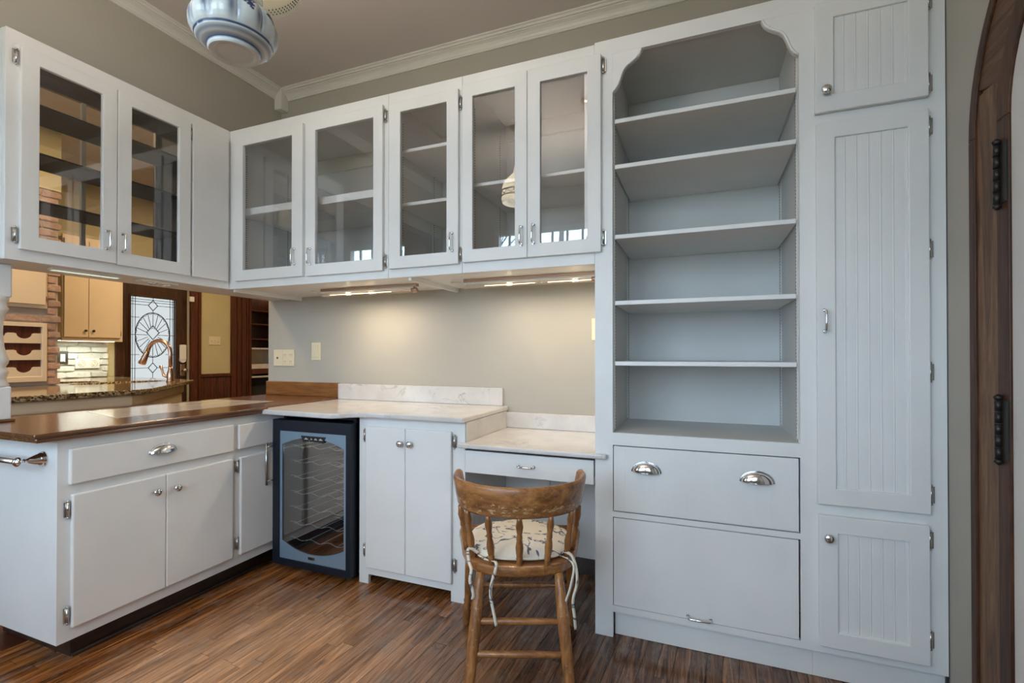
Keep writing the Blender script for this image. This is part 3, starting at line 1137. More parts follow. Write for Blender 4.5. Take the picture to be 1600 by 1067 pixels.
g = plate('switch_plate', 'almond outlet and jack plate pair above the wooden backsplash', 'outlet', -2.883, -2.800, 1.118, 1.235)
MB().turn((-2.846, YB - .007, 1.176), (-2.846, YB - .010, 1.176), [(0, .008), (1, .006)], 12).build('jack', 'darkslot', g)
MB().box(-2.798, -2.690, YB - .007, YB - .0002, 1.118, 1.235).build('cover_plate', 'almond', g, .003, 2)
for x in (-2.772, -2.718):
    for z in (1.150, 1.198):
        o = MB().box(x - .016, x + .016, YB - .0095, YB - .006, z - .014, z + .014).build('receptacle', 'almond', g, .004, 2)
        MB().box(x - .008, x - .006, YB - .0102, YB - .009, z - .004, z + .006).box(x + .005, x + .007, YB - .0102, YB - .009, z - .004, z + .006).build('slots', 'darkslot', o)
g = plate('light_switch', 'almond rocker switch on the wall right of the outlet pair', 'switch', -2.532, -2.452, 1.160, 1.284)
MB().box(-2.512, -2.472, YB - .013, YB - .006, 1.182, 1.262).build('rocker', 'almond', g, .003, 2)
g = plate('light_switch', 'almond switch plate half hidden beside the bookcase', 'switch', -.558, -.474, 1.278, 1.398)
MB().box(-.530, -.502, YB - .013, YB - .006, 1.302, 1.374).build('rocker', 'almond', g, .003, 2)

# ------------------------------------------------------------------ wine fridge
g = thing('wine_fridge', 'small dark wine fridge with blue-grey arched door and empty wire racks', 'fridge', (-1.97, 2.3, 0))
FX0, FX1 = -2.243, -1.702
for x in (FX0 + .012, FX1 - .035):
    MB().box(x, x + .02, 2.085, 2.55, .035, .852).build('casing_side', 'darkblue', g, .003, 1)
MB().box(FX0 + .012, FX1 - .015, 2.085, 2.55, .846, .858).build('casing_top', 'black', g, .003, 1)
MB().box(FX0 + .012, FX1 - .015, 2.53, 2.55, .035, .85).build('casing_back', 'black', g)
MB().box(FX0 + .032, FX1 - .035, 2.085, 2.53, .035, .075).build('casing_floor', 'black', g)
for x in (FX0 + .05, FX1 - .07):
    MB().cyl((x, 2.10, .0005), (x, 2.10, .036), .018, n=12).build('foot', 'whiteplastic', g)
d = MB().ring((FX0, FX1, .032, .838), (FX0 + .050, FX1 - .030, .070, .776), 2.020, 2.072).build('door', 'darkblue', g, .003, 2)
PX0, PX1, PZ0, PZ1 = FX0 + .049, FX1 - .029, .069, .777


def arch_plate():
    mb = MB()
    n = 24
    ox0, ox1 = PX0 + .017, PX1 - .017
    xs = [ox0 + (ox1 - ox0) * i / n for i in range(n + 1)]
    up = [.700 + .046 * (1 - ((x - (ox0 + ox1) / 2) / ((ox1 - ox0) / 2)) ** 2) for x in xs]
    lo = [.166 - .052 * (1 - ((x - (ox0 + ox1) / 2) / ((ox1 - ox0) / 2)) ** 2) for x in xs]
    ya, yb = 2.026, 2.030
    for i in range(n):
        for (a, b2, c_, e_) in ((up[i], up[i + 1], PZ1, PZ1), (PZ0, PZ0, lo[i], lo[i + 1])):
            mb.add([(xs[i], ya, a), (xs[i + 1], ya, b2), (xs[i + 1], ya, e_), (xs[i], ya, c_), (xs[i], yb, a), (xs[i + 1], yb, b2), (xs[i + 1], yb, e_), (xs[i], yb, c_)],
                   [(0, 1, 2, 3), (7, 6, 5, 4), (0, 4, 5, 1), (3, 2, 6, 7)])
    mb.box(PX0, ox0, ya, yb, PZ0, PZ1).box(ox1, PX1, ya, yb, PZ0, PZ1)
    return mb


MB().box(PX0, PX1, 2.0305, 2.0345, PZ0, PZ1).build('glass_pane', 'fridgeglass', d)
pl = arch_plate().build('face_plate', 'steel', d)
o = MB().prism([(-2.040, .757), (-1.868, .757), (-1.884, .722), (-1.93, .727), (-1.98, .727), (-2.024, .722)], 2.0235, 2.026, 'xz').build('control_panel', 'black', d)
mb = MB()
for x, w_ in ((-2.002, .012), (-1.966, .006), (-1.936, .010), (-1.902, .012)):
    mb.box(x - w_, x + w_, 2.0232, 2.0236, .738, .742)
    mb.box(x - w_ * .5, x + w_ * .3, 2.0232, 2.0236, .744, .747)
mb.box(-1.982, -1.979, 2.0232, 2.0236, .731, .734)
tag(mb.build('control_marks', 'whiteplastic', d), kind='stuff')
MB().box(-1.988, -1.942, 2.0232, 2.026, .087, .104).build('badge', 'nickel', d, .001, 1)
mb = MB()
mb.box(-1.984, -1.955, 2.0226, 2.0232, .090, .101)
mb.build('badge_mark', 'black', d)
h = MB().tube([(-2.238, 1.975, .478), (-2.238, 1.975, .712)], .006, 12)
for z in (.500, .690):
    h.cyl((-2.238, 1.975, z), (-2.225, 2.021, z), .004, n=10)
h.build('handle', 'nickel', d)
for j in range(7):
    z = .150 + .088 * j
    mb = MB()
    n = 48
    pts = [(FX0 + .045 + (FX1 - FX0 - .09) * i / n, 2.105, z + .007 * math.sin(2 * PI * 3.5 * i / n + .6)) for i in range(n + 1)]
    mb.tube(pts, .0022, 6)
    pts = [(FX0 + .045 + (FX1 - FX0 - .09) * i / n, 2.46, z + .007 * math.sin(2 * PI * 3.5 * i / n + .6)) for i in range(n + 1)]
    mb.tube(pts, .0022, 6)
    for x in (-2.17, -2.08, -1.97, -1.86, -1.77):
        mb.tube([(x, 2.105, z - .004), (x, 2.46, z - .004)], .0020, 6)
    mb.build('wire_rack', 'whiteplastic', g)

# ------------------------------------------------------------------ chair
CC = Vector((-.669, 1.778, 0))
CF = Vector((-.352, .936, 0))
CR = Vector((.936, .352, 0))


def CH(a, v, z):
    p = CC + CR * a + CF * v
    return (p.x, p.y, z)


ch = thing('captains_chair', 'worn brown wooden spindle-back chair pushed up to the desk', 'chair', (CC.x, CC.y, 0))
half = [(0, -.212), (.085, -.203), (.15, -.175), (.192, -.125), (.222, -.03), (.240, .07), (.258, .165), (.256, .20), (.22, .222), (.10, .230), (0, .232)]
outl = half + [(-a, v) for a, v in half[-2:0:-1]]
MB(CH).prism(outl, .414, .452).build('seat', 'chairwood', ch, .011, 3)


def crest():
    mb = MB(CH)
    rows = []
    N = 56
    lim = math.radians(108)
    for i in range(N + 1):
        ph = -lim + 2 * lim * i / N
        e = abs(ph) / lim
        a, b_ = .236, .205
        cx, cv = a * math.sin(ph), -.047 - b_ * math.cos(ph)
        nx, nv = math.sin(ph) / a, -math.cos(ph) / b_
        L = math.hypot(nx, nv)
        nx, nv = nx / L, nv / L
        th = .011 + .005 * max(0, (e - .82) / .18)
        zl = .634 + (.012 * max(0, (e - .6) / .4))
        zt = .745 + .004 * e
        if e > .94:
            k_ = math.sqrt(max(0, 1 - ((e - .94) / .06) ** 2))
            th *= .25 + .75 * k_
            zm = (zl + zt) / 2
            zl = zm + (zl - zm) * (.55 + .45 * k_)
            zt = zm + (zt - zm) * (.55 + .45 * k_)
        row = []
        H_ = zt - zl
        for (k, s_) in ((0, -.7), (.08, -1), (.5, -1), (.92, -.9), (1, -.35), (1, .35), (.92, .9), (.5, 1), (.08, 1), (0, .7)):
            lean = (k - .5) * .020
            off = s_ * th * (1 if .05 < k < .95 else .75) + lean
            row.append((cx + nx * off, cv + nv * off, zl + H_ * k))
        rows.append(row)
    mb.grid(rows, wrap=True)
    mb.f += [tuple(range(9, -1, -1)), tuple(N * 10 + i for i in range(10))]
    mb.sm += [False, False]
    return mb


crest().build('crest_rail', 'chairrail', ch)
SPIN = [(0, .010), (.05, .0115), (.10, .009), (.115, .012), (.13, .009), (.16, .0125), (.175, .010), (.25, .012), (.38, .0145), (.48, .012), (.56, .0085), (.58, .0115), (.60, .0085), (.62, .011), (.64, .0085), (.72, .011), (.82, .0135), (.92, .010), (1, .008)]
for (b0, t0) in (((0, -.187), (0, -.250)), ((-.098, -.180), (-.112, -.227)), ((.098, -.180), (.112, -.227)), ((-.172, -.122), (-.190, -.168)), ((.172, -.122), (.190, -.168)), ((-.203, -.045), (-.222, -.117)), ((.203, -.045), (.222, -.117))):
    MB().turn(CH(b0[0], b0[1], .448), CH(t0[0] * .99, t0[1] * .99, .640), SPIN, 14).build('spindle', 'chairdark', ch)
for s_ in (-1, 1):
    MB().turn(CH(s_ * .177, -.302, 0), CH(s_ * .140, -.168, .418), [(0, .0135), (.03, .0155), (.35, .0195), (.62, .0215), (.80, .0195), (.93, .0165), (1, .015)], 18).build('leg', 'chairleg', ch)
    MB().turn(CH(s_ * .238, .243, 0), CH(s_ * .205, .120, .418), [(0, .012), (.02, .0145), (.12, .0165), (.20, .013), (.24, .0175), (.27, .012), (.30, .0165), (.33, .0125), (.5, .016), (.7, .018), (.82, .015), (.86, .018), (.90, .013), (1, .014)], 18).build('leg', 'chairleg', ch)


def on_leg(s_, z, rear=True):
    k_ = z / .418
    if rear:
        return CH(s_ * (.177 + (.140 - .177) * k_), -.302 + .134 * k_, z)
    return CH(s_ * (.238 + (.205 - .238) * k_), .243 - .123 * k_, z)


for z in (.268, .172):
    MB().turn(on_leg(-1, z), on_leg(1, z), [(0, .008), (.08, .0105), (.5, .012), (.92, .0105), (1, .008)], 14).build('rung', 'chairwood', ch)
MB().turn(on_leg(-1, .205, False), on_leg(1, .205, False), [(0, .007), (.10, .009), (.16, .012), (.18, .008), (.28, .013), (.33, .010), (.36, .014), (.40, .011), (.44, .014), (.5, .015), (.56, .014), (.60, .011), (.64, .014), (.67, .010), (.72, .013), (.82, .008), (.84, .012), (.9, .009), (1, .007)], 14).build('front_rung', 'chairdark', ch)

# cushion, tied to the spindles
cu = thing('seat_cushion', 'cream seat cushion with blue floral print and ribbon ties on the wooden chair', 'cushion', CH(0, .02, .452))


def cushion():
    mb = MB(CH)
    rows = []
    prof = [(0, .502), (.25, .5025), (.5, .502), (.72, .498), (.86, .490), (.95, .480), (.99, .470), (1.0, .464), (.985, .458), (.93, .4535), (.6, .4530), (0, .4530)]
    N = 56
    for (k, z) in prof:
        row = []
        for i in range(N):
            t_ = 2 * PI * i / N
            ct, st = math.cos(t_), math.sin(t_)
            e = 2 / 2.6
            x = .200 * math.copysign(abs(ct) ** e, ct) * (1 + .06 * st)
            v = .182 * math.copysign(abs(st) ** e, st)
            wob = .003 * math.sin(5 * t_ + 1) * k + .003 * math.sin(9 * t_) * k * k
            row.append((x * k, .014 + v * k, z + (wob if z > .47 else 0)))
        rows.append(row)
    mb.grid(rows, wrap=True)
    return mb


cushion().build('cover', 'toile', cu)
mb = MB(CH)
pts = []
for i in range(56):
    t_ = 2 * PI * i / 56
    ct, st = math.cos(t_), math.sin(t_)
    e = 2 / 2.6
    pts.append((.201 * math.copysign(abs(ct) ** e, ct) * (1 + .06 * st), .014 + .183 * math.copysign(abs(st) ** e, st), .464))
mb.tube(pts, .0042, 6, closed=True).build('piping', 'toile', cu)
for pts, w_ in (([(-.150, -.135, .470), (-.175, -.145, .492), (-.188, -.150, .487), (-.180, -.185, .462), (-.168, -.222, .448), (-.172, -.232, .415), (-.160, -.232, .372), (-.163, -.230, .350)], .0105),
                ([(-.150, -.140, .468), (-.120, -.170, .463), (-.085, -.205, .470), (-.083, -.222, .452), (-.096, -.232, .41), (-.100, -.234, .366), (-.089, -.236, .307), (-.080, -.236, .262)], .0105),
                ([(.150, -.135, .470), (.170, -.150, .482), (.190, -.152, .470), (.200, -.190, .448), (.203, -.200, .395), (.188, -.205, .338), (.193, -.205, .28), (.197, -.205, .235)], .0105),
                ([(.150, -.140, .466), (.178, -.160, .463), (.193, -.195, .450), (.182, -.205, .395), (.172, -.207, .36), (.150, -.208, .30), (.138, -.208, .266)], .009)):
    sm = []
    for i in range(len(pts) - 1):
        for q in range(4):
            t_ = q / 4
            p0 = Vector(pts[max(0, i - 1)]); p1 = Vector(pts[i]); p2 = Vector(pts[i + 1]); p3 = Vector(pts[min(len(pts) - 1, i + 2)])
            sm.append(tuple(.5 * ((2 * p1) + (p2 - p0) * t_ + (2 * p0 - 5 * p1 + 4 * p2 - p3) * t_ * t_ + (3 * p1 - p0 - 3 * p2 + p3) * t_ ** 3)))
    sm.append(pts[-1])
    MB(CH).ribbon(sm, w_, .002, (.9, .25, 0)).build('tie', 'toile', cu)

# ------------------------------------------------------------------ hanging lamps
LX, LY, LB = -.771, .610, 1.733
g = thing('hanging_lamp', 'hanging oil-style lamp with blue and white porcelain bowl, close by at the ceiling', 'lamp', (LX, LY, LB))


def porcelain():
    prof = [(0, .0022), (.030, .0022), (.034, .0), (.0395, .0), (.0415, .003), (.0415, .007), (.0435, .0095), (.050, .0115), (.0560, .0150), (.0598, .0185), (.0606, .0205), (.0612, .022),
            (.0645, .0270), (.0672, .034), (.0685, .042), (.0686, .050), (.0672, .058), (.0640, .066), (.0590, .0735), (.0530, .0795), (.0480, .0835), (.0455, .0850), (.0462, .087), (.0450, .090), (.0430, .093), (.0430, .098), (.0448, .102), (.0448, .106), (.042, .110), (.036, .118), (.028, .122), (0, .122)]
    fine = []
    for i in range(len(prof) - 1):
        m_ = 5 if i < len(prof) - 2 else 1
        for q in range(m_):
            t_ = q / m_
            fine.append((prof[i][0] + (prof[i + 1][0] - prof[i][0]) * t_, prof[i][1] + (prof[i + 1][1] - prof[i][1]) * t_))
    fine.append(prof[-1])
    N = 192
    LOB = 10
    mb = MB()
    rows, cols = [], []
    motif = [(-.25, .3), (-.15, .42), (-.05, .35), (.02, .5), (.08, .3), (.15, .58), (.24, .62), (-.1, .15), (0, .1), (.1, .2), (.05, -.05)]
    for (r, z) in fine:
        row = []
        for k in range(N):
            th = 2 * PI * k / N
            ph = ((th * LOB / (2 * PI)) % 1) - .5            # -.5 .. .5 within a lobe
            lob = max(0, min(1, (z - .022) / .012)) * max(0, min(1, (.085 - z) / .014))
            rr = r * (1 + lob * (.075 * (math.cos(ph * PI) ** .5 if abs(ph) < .5 else 0) - .048))
            row.append((LX + rr * math.cos(th), LY + rr * math.sin(th), LB + z))
            w_ = 0.0
            if z < .0115:
                w_ = .95 * math.exp(-((z - .0080) / .0024) ** 2) if r > .038 else 0
            elif z < .0195:
                w_ = .55 * math.exp(-((z - .0150) / .0024) ** 2)
            elif z < .024:
                w_ = 1.0 * math.exp(-((z - .0215) / .0026) ** 2)
            if .022 <= z <= .086:
                edge_ = math.exp(-((.5 - abs(ph)) / .035) ** 2) * lob
                shade_ = max(math.exp(-((ph - .33) / .13) ** 2), .55 * math.exp(-((ph + .40) / .08) ** 2)) * math.exp(-((z - .048) / .020) ** 2)
                w_ = max(w_, .75 * edge_, .8 * shade_)
                for (a_, b_) in motif:
                    d_ = math.hypot((ph - a_ * .8) * .043, (z - (.055 + b_ * .024)) * 1.0)
                    if d_ < .0030:
                        w_ = max(w_, 1.0)
            if z > .083:
                w_ = max(w_, .6 * math.exp(-((z - .0855) / .0015) ** 2), .6 * math.exp(-((z - .104) / .0018) ** 2))
            cols.append(w_)
        rows.append(row)
    mb.grid(rows, wrap=True)
    o = mb.build('porcelain_bowl', 'porcelain', g)
    ca = o.data.color_attributes.new('glaze', 'FLOAT_COLOR', 'POINT')
    A = Vector((.74, .74, .70)); B_ = Vector((.03, .055, .14))
    buf = []
    for w_ in cols:
        c_ = A.lerp(B_, min(1, w_))
        buf += [c_.x, c_.y, c_.z, 1]
    ca.data.foreach_set('color', buf)
    return o


t = NT('blue_white_porcelain')
at = t.n('VertexColor', _layer_name='glaze')
t.l(at.outputs[0], t.b.inputs['Base Color'])
t.set(Roughness=.12)
MT['porcelain'] = t.m
t = NT('milk_glass')
t.t.nodes.remove(t.b)
df = t.n('BsdfDiffuse', Color=(.85, .83, .76, 1))
tl = t.n('BsdfTranslucent', Color=(.9, .85, .72, 1))
mx = t.n('MixShader', Fac=.55)
t.l(df.outputs[0], mx.inputs[1]); t.l(tl.outputs[0], mx.inputs[2]); t.l(mx.outputs[0], t.out.inputs[0])
MT['milk'] = t.m
porcelain()


def lathe(name, prof, cx, cy, mat, parent, n=64):
    mb = MB()
    mb.grid([[(cx + r * math.cos(2 * PI * k / n), cy + r * math.sin(2 * PI * k / n), z) for k in range(n)] for (r, z) in prof], wrap=True)
    return mb.build(name, mat, parent)


SZ = 1.874
sh = lathe('shade', [(.110, SZ), (.112, SZ + .004), (.108, SZ + .02), (.102, SZ + .05), (.088, SZ + .085), (.064, SZ + .115), (.040, SZ + .130), (.040, SZ + .132), (.038, SZ + .131), (.062, SZ + .112), (.085, SZ + .083), (.099, SZ + .05), (.105, SZ + .02), (.108, SZ + .002), (.110, SZ)], LX, LY, 'milk', g)
mb = MB()
for j in range(3):
    for k_ in range(84):
        th = 2 * PI * (k_ + .5 * (j % 2)) / 84
        rr = .1075 - j * .0009
        x, y = LX + rr * math.cos(th), LY + rr * math.sin(th)
        dx, dy = .0011 * -math.sin(th), .0011 * math.cos(th)
        ex, ey = .0016 * math.cos(th), .0016 * math.sin(th)
        z = SZ + .005 + j * .0042
        mb.add([(x - dx - ex, y - dy - ey, z), (x + dx - ex, y + dy - ey, z), (x - ex, y - ey, z + .0022), (x - dx + ex, y - dy + ey, z), (x + dx + ex, y + dy + ey, z), (x + ex, y + ey, z + .0022)],
               [(0, 1, 2), (5, 4, 3), (0, 3, 4, 1), (1, 4, 5, 2), (2, 5, 3, 0)])
tag(mb.build('pierced_dots', 'darkslot', sh), kind='stuff')
MB().turn((LX, LY, LB + .122), (LX, LY, SZ + .10), [(0, .022), (.15, .026), (.3, .018), (.5, .022), (1, .016)], 20).build('burner', 'bronze', g)
MB().tube([(LX, LY, SZ + .13), (LX, LY, HC - .002)], .005, 8).build('hanging_rod', 'bronze', g)
MB().turn((LX, LY, HC - .03), (LX, LY, HC - .001), [(0, .02), (.4, .05), (1, .06)], 24).build('ceiling_cap', 'bronze', g)
hk = MB()
ux, uy = math.cos(math.radians(25)), math.sin(math.radians(25))
hk.tube([(LX + ux * r_, LY + uy * r_, z_) for r_, z_ in ((.030, LB + .128), (.075, LB + .132), (.100, LB + .128), (.118, LB + .124), (.128, LB + .128), (.128, LB + .140), (.120, LB + .142))], .0022, 8)
hk.build('shade_holder', 'bronze', g)
for a_ in (145, 265):
    vx, vy = math.cos(math.radians(a_)), math.sin(math.radians(a_))
    MB().tube([(LX + vx * r_, LY + vy * r_, z_) for r_, z_ in ((.030, LB + .128), (.075, LB + .132), (.100, LB + .128), (.118, LB + .124), (.128, LB + .128), (.128, LB + .140), (.120, LB + .142))], .0022, 8).build('shade_holder', 'bronze', g)
lamp('oil_lamp_bulb', 'POINT', (LX, LY, SZ + .075), 7, (1, .88, .70), radius=.02)

# second lamp, seen only as a reflection in the glass doors
RX, RY, RZ_ = -1.42, .40, 2.455
g = thing('hanging_lamp', 'white milk glass dome lamp mirrored in the glass cabinet door', 'lamp', (RX, RY, RZ_))
lathe('shade', [(.118, RZ_), (.125, RZ_ + .03), (.127, RZ_ + .09), (.118, RZ_ + .14), (.092, RZ_ + .19), (.055, RZ_ + .225), (.030, RZ_ + .25), (.024, RZ_ + .30)], RX, RY, 'milk', g, 48)
mb = MB()
for k_ in range(24):
    a0, a1 = 2 * PI * k_ / 24, 2 * PI * (k_ + 1) / 24
    z0_, z1_ = RZ_ + .055, RZ_ + .085
    if k_ % 2:
        z0_, z1_ = z1_, z0_
    mb.tube([(RX + .1295 * math.cos(a0), RY + .1295 * math.sin(a0), z0_), (RX + .1295 * math.cos(a1), RY + .1295 * math.sin(a1), z1_)], .0035, 6)
for z_ in (.048, .092):
    mb.tube([(RX + .129 * math.cos(2 * PI * k_ / 40), RY + .129 * math.sin(2 * PI * k_ / 40), RZ_ + z_) for k_ in range(40)], .004, 6, closed=True)
mb.build('filigree_band', 'blackmetal', g)
MB().turn((RX, RY, RZ_ + .30), (RX, RY, RZ_ + .40), [(0, .024), (.2, .018), (.35, .028), (.6, .03), (.8, .018), (1, .008)], 18).build('finial', 'cream', g)
MB().tube([(RX, RY, RZ_ + .39), (RX, RY, HC - .002)], .005, 8).build('hanging_rod', 'bronze', g)
MB().turn((RX, RY, HC - .03), (RX, RY, HC - .001), [(0, .02), (.4, .05), (1, .06)], 24).build('ceiling_cap', 'bronze', g)
lamp('dome_lamp_bulb', 'POINT', (RX, RY, RZ_ + .12), 13, (1, .92, .80), radius=.03)

# ------------------------------------------------------------------ arched doorway on the right wall
g = struct(thing('door_2', 'dark oak arched door surround with iron hinges on the right wall', None, (XR, 1.3, 0)))
AC, AZ = 1.285, 1.85


def arch_piece(name, r0, r1, x0, x1, a0, a1, mat, bev=.003, n=18):
    mb = MB()
    pts = []
    for i in range(n + 1):
        a = a0 + (a1 - a0) * i / n
        pts.append((math.cos(a), math.sin(a)))
    vs, fs = [], []
    for (c_, s_) in pts:
        vs += [(x0, AC + r0 * c_, AZ + r0 * s_), (x0, AC + r1 * c_, AZ + r1 * s_), (x1, AC + r1 * c_, AZ + r1 * s_), (x1, AC + r0 * c_, AZ + r0 * s_)]
    for i in range(n):
        for k_ in range(4):
            k2 = (k_ + 1) % 4
            fs.append((i * 4 + k_, i * 4 + k2, i * 4 + 4 + k2, i * 4 + 4 + k_))
    fs += [(3, 2, 1, 0), tuple(4 * n + i for i in range(4))]
    mb.add(vs, fs)
    return mb.build(name, mat, g, bev, 2)


SPL = math.radians(11)
for s_ in (1, -1):
    y = lambda r: AC + s_ * r
    for (r0, r1, x0, mat, nm) in ((.458, .568, XR - .010, 'casing', 'casing_board'), (.566, .590, XR - .017, 'casing_dark', 'casing_moulding'), (.589, .611, XR - .012, 'casing_dark', 'casing_moulding'), (.402, .4585, XR - .013, 'casing_dark', 'jamb')):
        MB().box(x0, XR - .0005, min(y(r0), y(r1)), max(y(r0), y(r1)), .001, AZ + (.12 if nm == 'casing_board' else 0)).build(nm, mat, g, .003, 2)
    for (z0, z1) in ((1.615, 1.780), (.912, 1.075)):
        hh = MB()
        m_ = 5
        for q in range(m_):
            hh.cyl((XR - .020, y(.440), z0 + (z1 - z0) * (q + .04) / m_), (XR - .020, y(.440), z0 + (z1 - z0) * (q + .96) / m_), .0085, n=12)
        hh.turn((XR - .020, y(.440), z1), (XR - .020, y(.440), z1 + .016), [(0, .008), (.5, .012), (1, .003)], 12)
        hh.turn((XR - .020, y(.440), z0), (XR - .020, y(.440), z0 - .016), [(0, .008), (.5, .012), (1, .003)], 12)
        hh.box(XR - .0165, XR - .0125, min(y(.402), y(.440)), max(y(.402), y(.440)), z0, z1)
        hh.build('hinge', 'blackmetal', g)
a_sp = math.asin(.12 / .513)
arch_piece('casing_arch', .458, .568, XR - .0105, XR - .0005, a_sp, PI / 2, 'casing_arch')
arch_piece('casing_arch', .458, .568, XR - .0105, XR - .0005, PI / 2, PI - a_sp, 'casing_arch')
arch_piece('casing_moulding', .566, .590, XR - .017, XR - .0005, 0, PI, 'casing_dark', n=36)
arch_piece('casing_moulding', .589, .611, XR - .012, XR - .0005, 0, PI, 'casing_dark', n=36)
arch_piece('jamb', .402, .4585, XR - .013, XR - .0005, 0, PI, 'casing_dark', n=36)
pp = [(AC - .4015, .001), (AC + .4015, .001)] + [(AC + .4015 * math.cos(PI * i / 28), AZ + .4015 * math.sin(PI * i / 28)) for i in range(29)]
MB().prism(pp, XR - .006, XR - .0005, 'yz').build('door_slab', 'offwall', g)

# ------------------------------------------------------------------ kitchen beyond the pass-through
KX = -6.1
mb = MB()
for (y0, y1, z0, z1) in ((YR, 3.455, 0, HC), (3.455, 4.205, 2.06, HC), (4.205, 5.085, 0, HC), (5.085, 5.80, 2.10, HC), (5.80, 6.2, 0, HC)):
    mb.box(KX - .2, KX, y0, y1, z0, z1)
struct(mb.build('wall_far', 'yellow'))
struct(MB().box(-6.4, XR + .12, 6.1, 6.2, 0, HC).build('wall_north', 'yellow'))
struct(MB().box(XR, XR + .12, YB + .12, 6.1, 0, HC).build('wall_side', 'yellow'))

# leaded glass door in the far wall
dd = struct(thing('door_1', 'dark wooden door with a leaded glass fan panel at the far end of the kitchen', None, (KX, 3.83, 0)))
DT = lambda u, d, z: (-d, u, z)
D0 = -KX
GY0, GY1, GZ0, GZ1 = 3.548, 4.056, .78, 1.882
MB(DT).ring((3.46, 4.20, .003, 2.055), (GY0, GY1, GZ0, GZ1), D0 + .04, D0 + .085).build('door_slab', 'darkdoor', dd, .004, 2)
MB(DT).ring((GY0 - .022, GY1 + .022, GZ0 - .022, GZ1 + .022), (GY0, GY1, GZ0, GZ1), D0 + .03, D0 + .045).build('glazing_bead', 'darkdoor', dd, .004, 2)
MB(DT).box(GY0, GY1, D0 + .06, D0 + .064, GZ0, GZ1).build('glass_pane', 'leadglass', dd)
cy, cz, ra, rb = 3.80, 1.435, .195, .268
mb = MB(DT)
ld = D0 + .057


def came(p, q, r=.0042):
    mb.tube([(p[0], ld, p[1]), (q[0], ld, q[1])], r, 6)


for y in (GY0 + .028, GY0 + .056, GY1 - .028, GY1 - .056):
    came((y, GZ0), (y, GZ1), .003)
for z in (GZ1 - .028, GZ1 - .056, GZ0 + .05):
    came((GY0, z), (GY1, z), .003)
for z in (1.79, 1.64, 1.435, 1.20, 1.04):
    came((GY0, z), (cy - (ra if abs(z - cz) < .1 else (.15 if z in (1.64, 1.20) else .055)), z), .003)
    came((cy + (ra if abs(z - cz) < .1 else (.15 if z in (1.64, 1.20) else .055)), z), (GY1, z), .003)
mb.tube([(cy + ra * math.cos(2 * PI * i / 40), ld, cz + rb * math.sin(2 * PI * i / 40)) for i in range(40)], .005, 6, closed=True)
for i in range(20):
    a0, a1 = 2 * PI * i / 20, 2 * PI * (i + 1) / 20
    am = (a0 + a1) / 2
    mb.tube([(cy + ra * math.cos(a0), ld, cz + rb * math.sin(a0)), (cy + ra * .93 * math.cos(am), ld, cz + rb * .93 * math.sin(am)), (cy + ra * math.cos(a1), ld, cz + rb * math.sin(a1))], .003, 5)
    came((cy + .058 * math.cos(a0), cz + .075 * math.sin(a0)), (cy + ra * math.cos(a0), cz + rb * math.sin(a0)), .0032)
for (z, h) in ((1.79, .062), (cz + .03, .085), (1.04, .06)):
    q = [(cy, z + h), (cy + h * .85, z), (cy, z - h), (cy - h * .85, z)]
    for i in range(4):
        came(q[i], q[(i + 1) % 4], .0042)
came((cy, GZ1), (cy, 1.852), .003); came((cy, 1.728), (cy, cz + rb), .003); came((cy, cz - rb), (cy, 1.10), .003); came((cy, .98), (cy, GZ0), .003)
tag(mb.build('lead_cames', 'lead', dd), kind='stuff')
for z in (1.02, 1.85):
    MB(DT).cyl((3.462, D0 + .03, z - .045), (3.462, D0 + .03, z + .045), .009, n=10).build('hinge', 'nickel', dd)
MB(DT).box(4.115, 4.175, D0 + .030, D0 + .04, .93, 1.08).build('lock_plate', 'bronze', dd, .003, 1)
MB(DT).turn((4.145, D0 + .03, 1.0), (4.145, D0 - .03, 1.0), [(0, .012), (.4, .012), (.6, .024), (.85, .026), (1, .01)], 14).build('door_knob', 'nickel', dd)

# white wall phone on the door stile
g = thing('door_phone', 'white plastic handset box on the dark door frame beside the leaded glass', 'phone', (KX, 4.14, 1.09))
MB(DT).box(4.098, 4.182, D0 + .012, D0 + .0395, 1.13, 1.325).build('handset', 'whiteplastic', g, .012, 3)
MB(DT).turn((4.14, D0 + .018, 1.135), (4.14, D0 + .0395, 1.135), [(0, .038), (1, .043)], 20).build('cradle', 'whiteplastic', g)

# dark red timber trim, chair rail, beadboard
tr = struct(MB(DT).box(4.1995, 4.345, D0 - .03, D0 - .0005, .002, HC - .002).build('trim_6', 'redwood', None, .006, 2))
MB(DT).box(4.30, 4.322, D0 - .042, D0 - .03, .002, HC - .002).build('bead', 'redwood', tr, .005, 2)
tr = struct(MB(DT).box(4.775, 5.083, D0 - .03, D0 - .0005, .002, HC - .002).build('trim_7', 'redwood', None, .006, 2))
for y in (4.86, 4.93, 5.01, 5.05):
    MB(DT).box(y, y + .018, D0 - .044, D0 - .03, .002, HC - .002).build('bead', 'redwood', tr, .005, 2)
wn = struct(MB(DT).box(4.3455, 4.7745, D0 - .012, D0 - .0005, .002, .90).build('trim_8', 'redwood'))
MB(DT).box(4.3455, 4.7745, D0 - .035, D0 - .0005, .90, .945).build('chair_rail', 'redwood', wn, .008, 3)
for i in range(9):
    y = 4.348 + i * .0474
    MB(DT).box(y, y + .043, D0 - .018, D0 - .012, .004, .899).build('beadboard_plank', 'redwood', wn, .003, 1)
struct(MB(DT).box(3.36, 3.455, D0 - .025, D0 - .0005, .96, 2.06).build('trim_9', 'darkdoor', None, .005, 2))
struct(MB(DT).box(3.36, 4.206, D0 - .025, D0 - .0005, 2.061, 2.16).build('trim_10', 'darkdoor', None, .005, 2))
g = thing('switch_plate', 'almond three-switch plate on the olive kitchen wall', 'switch', (KX, 4.54, 1.33))
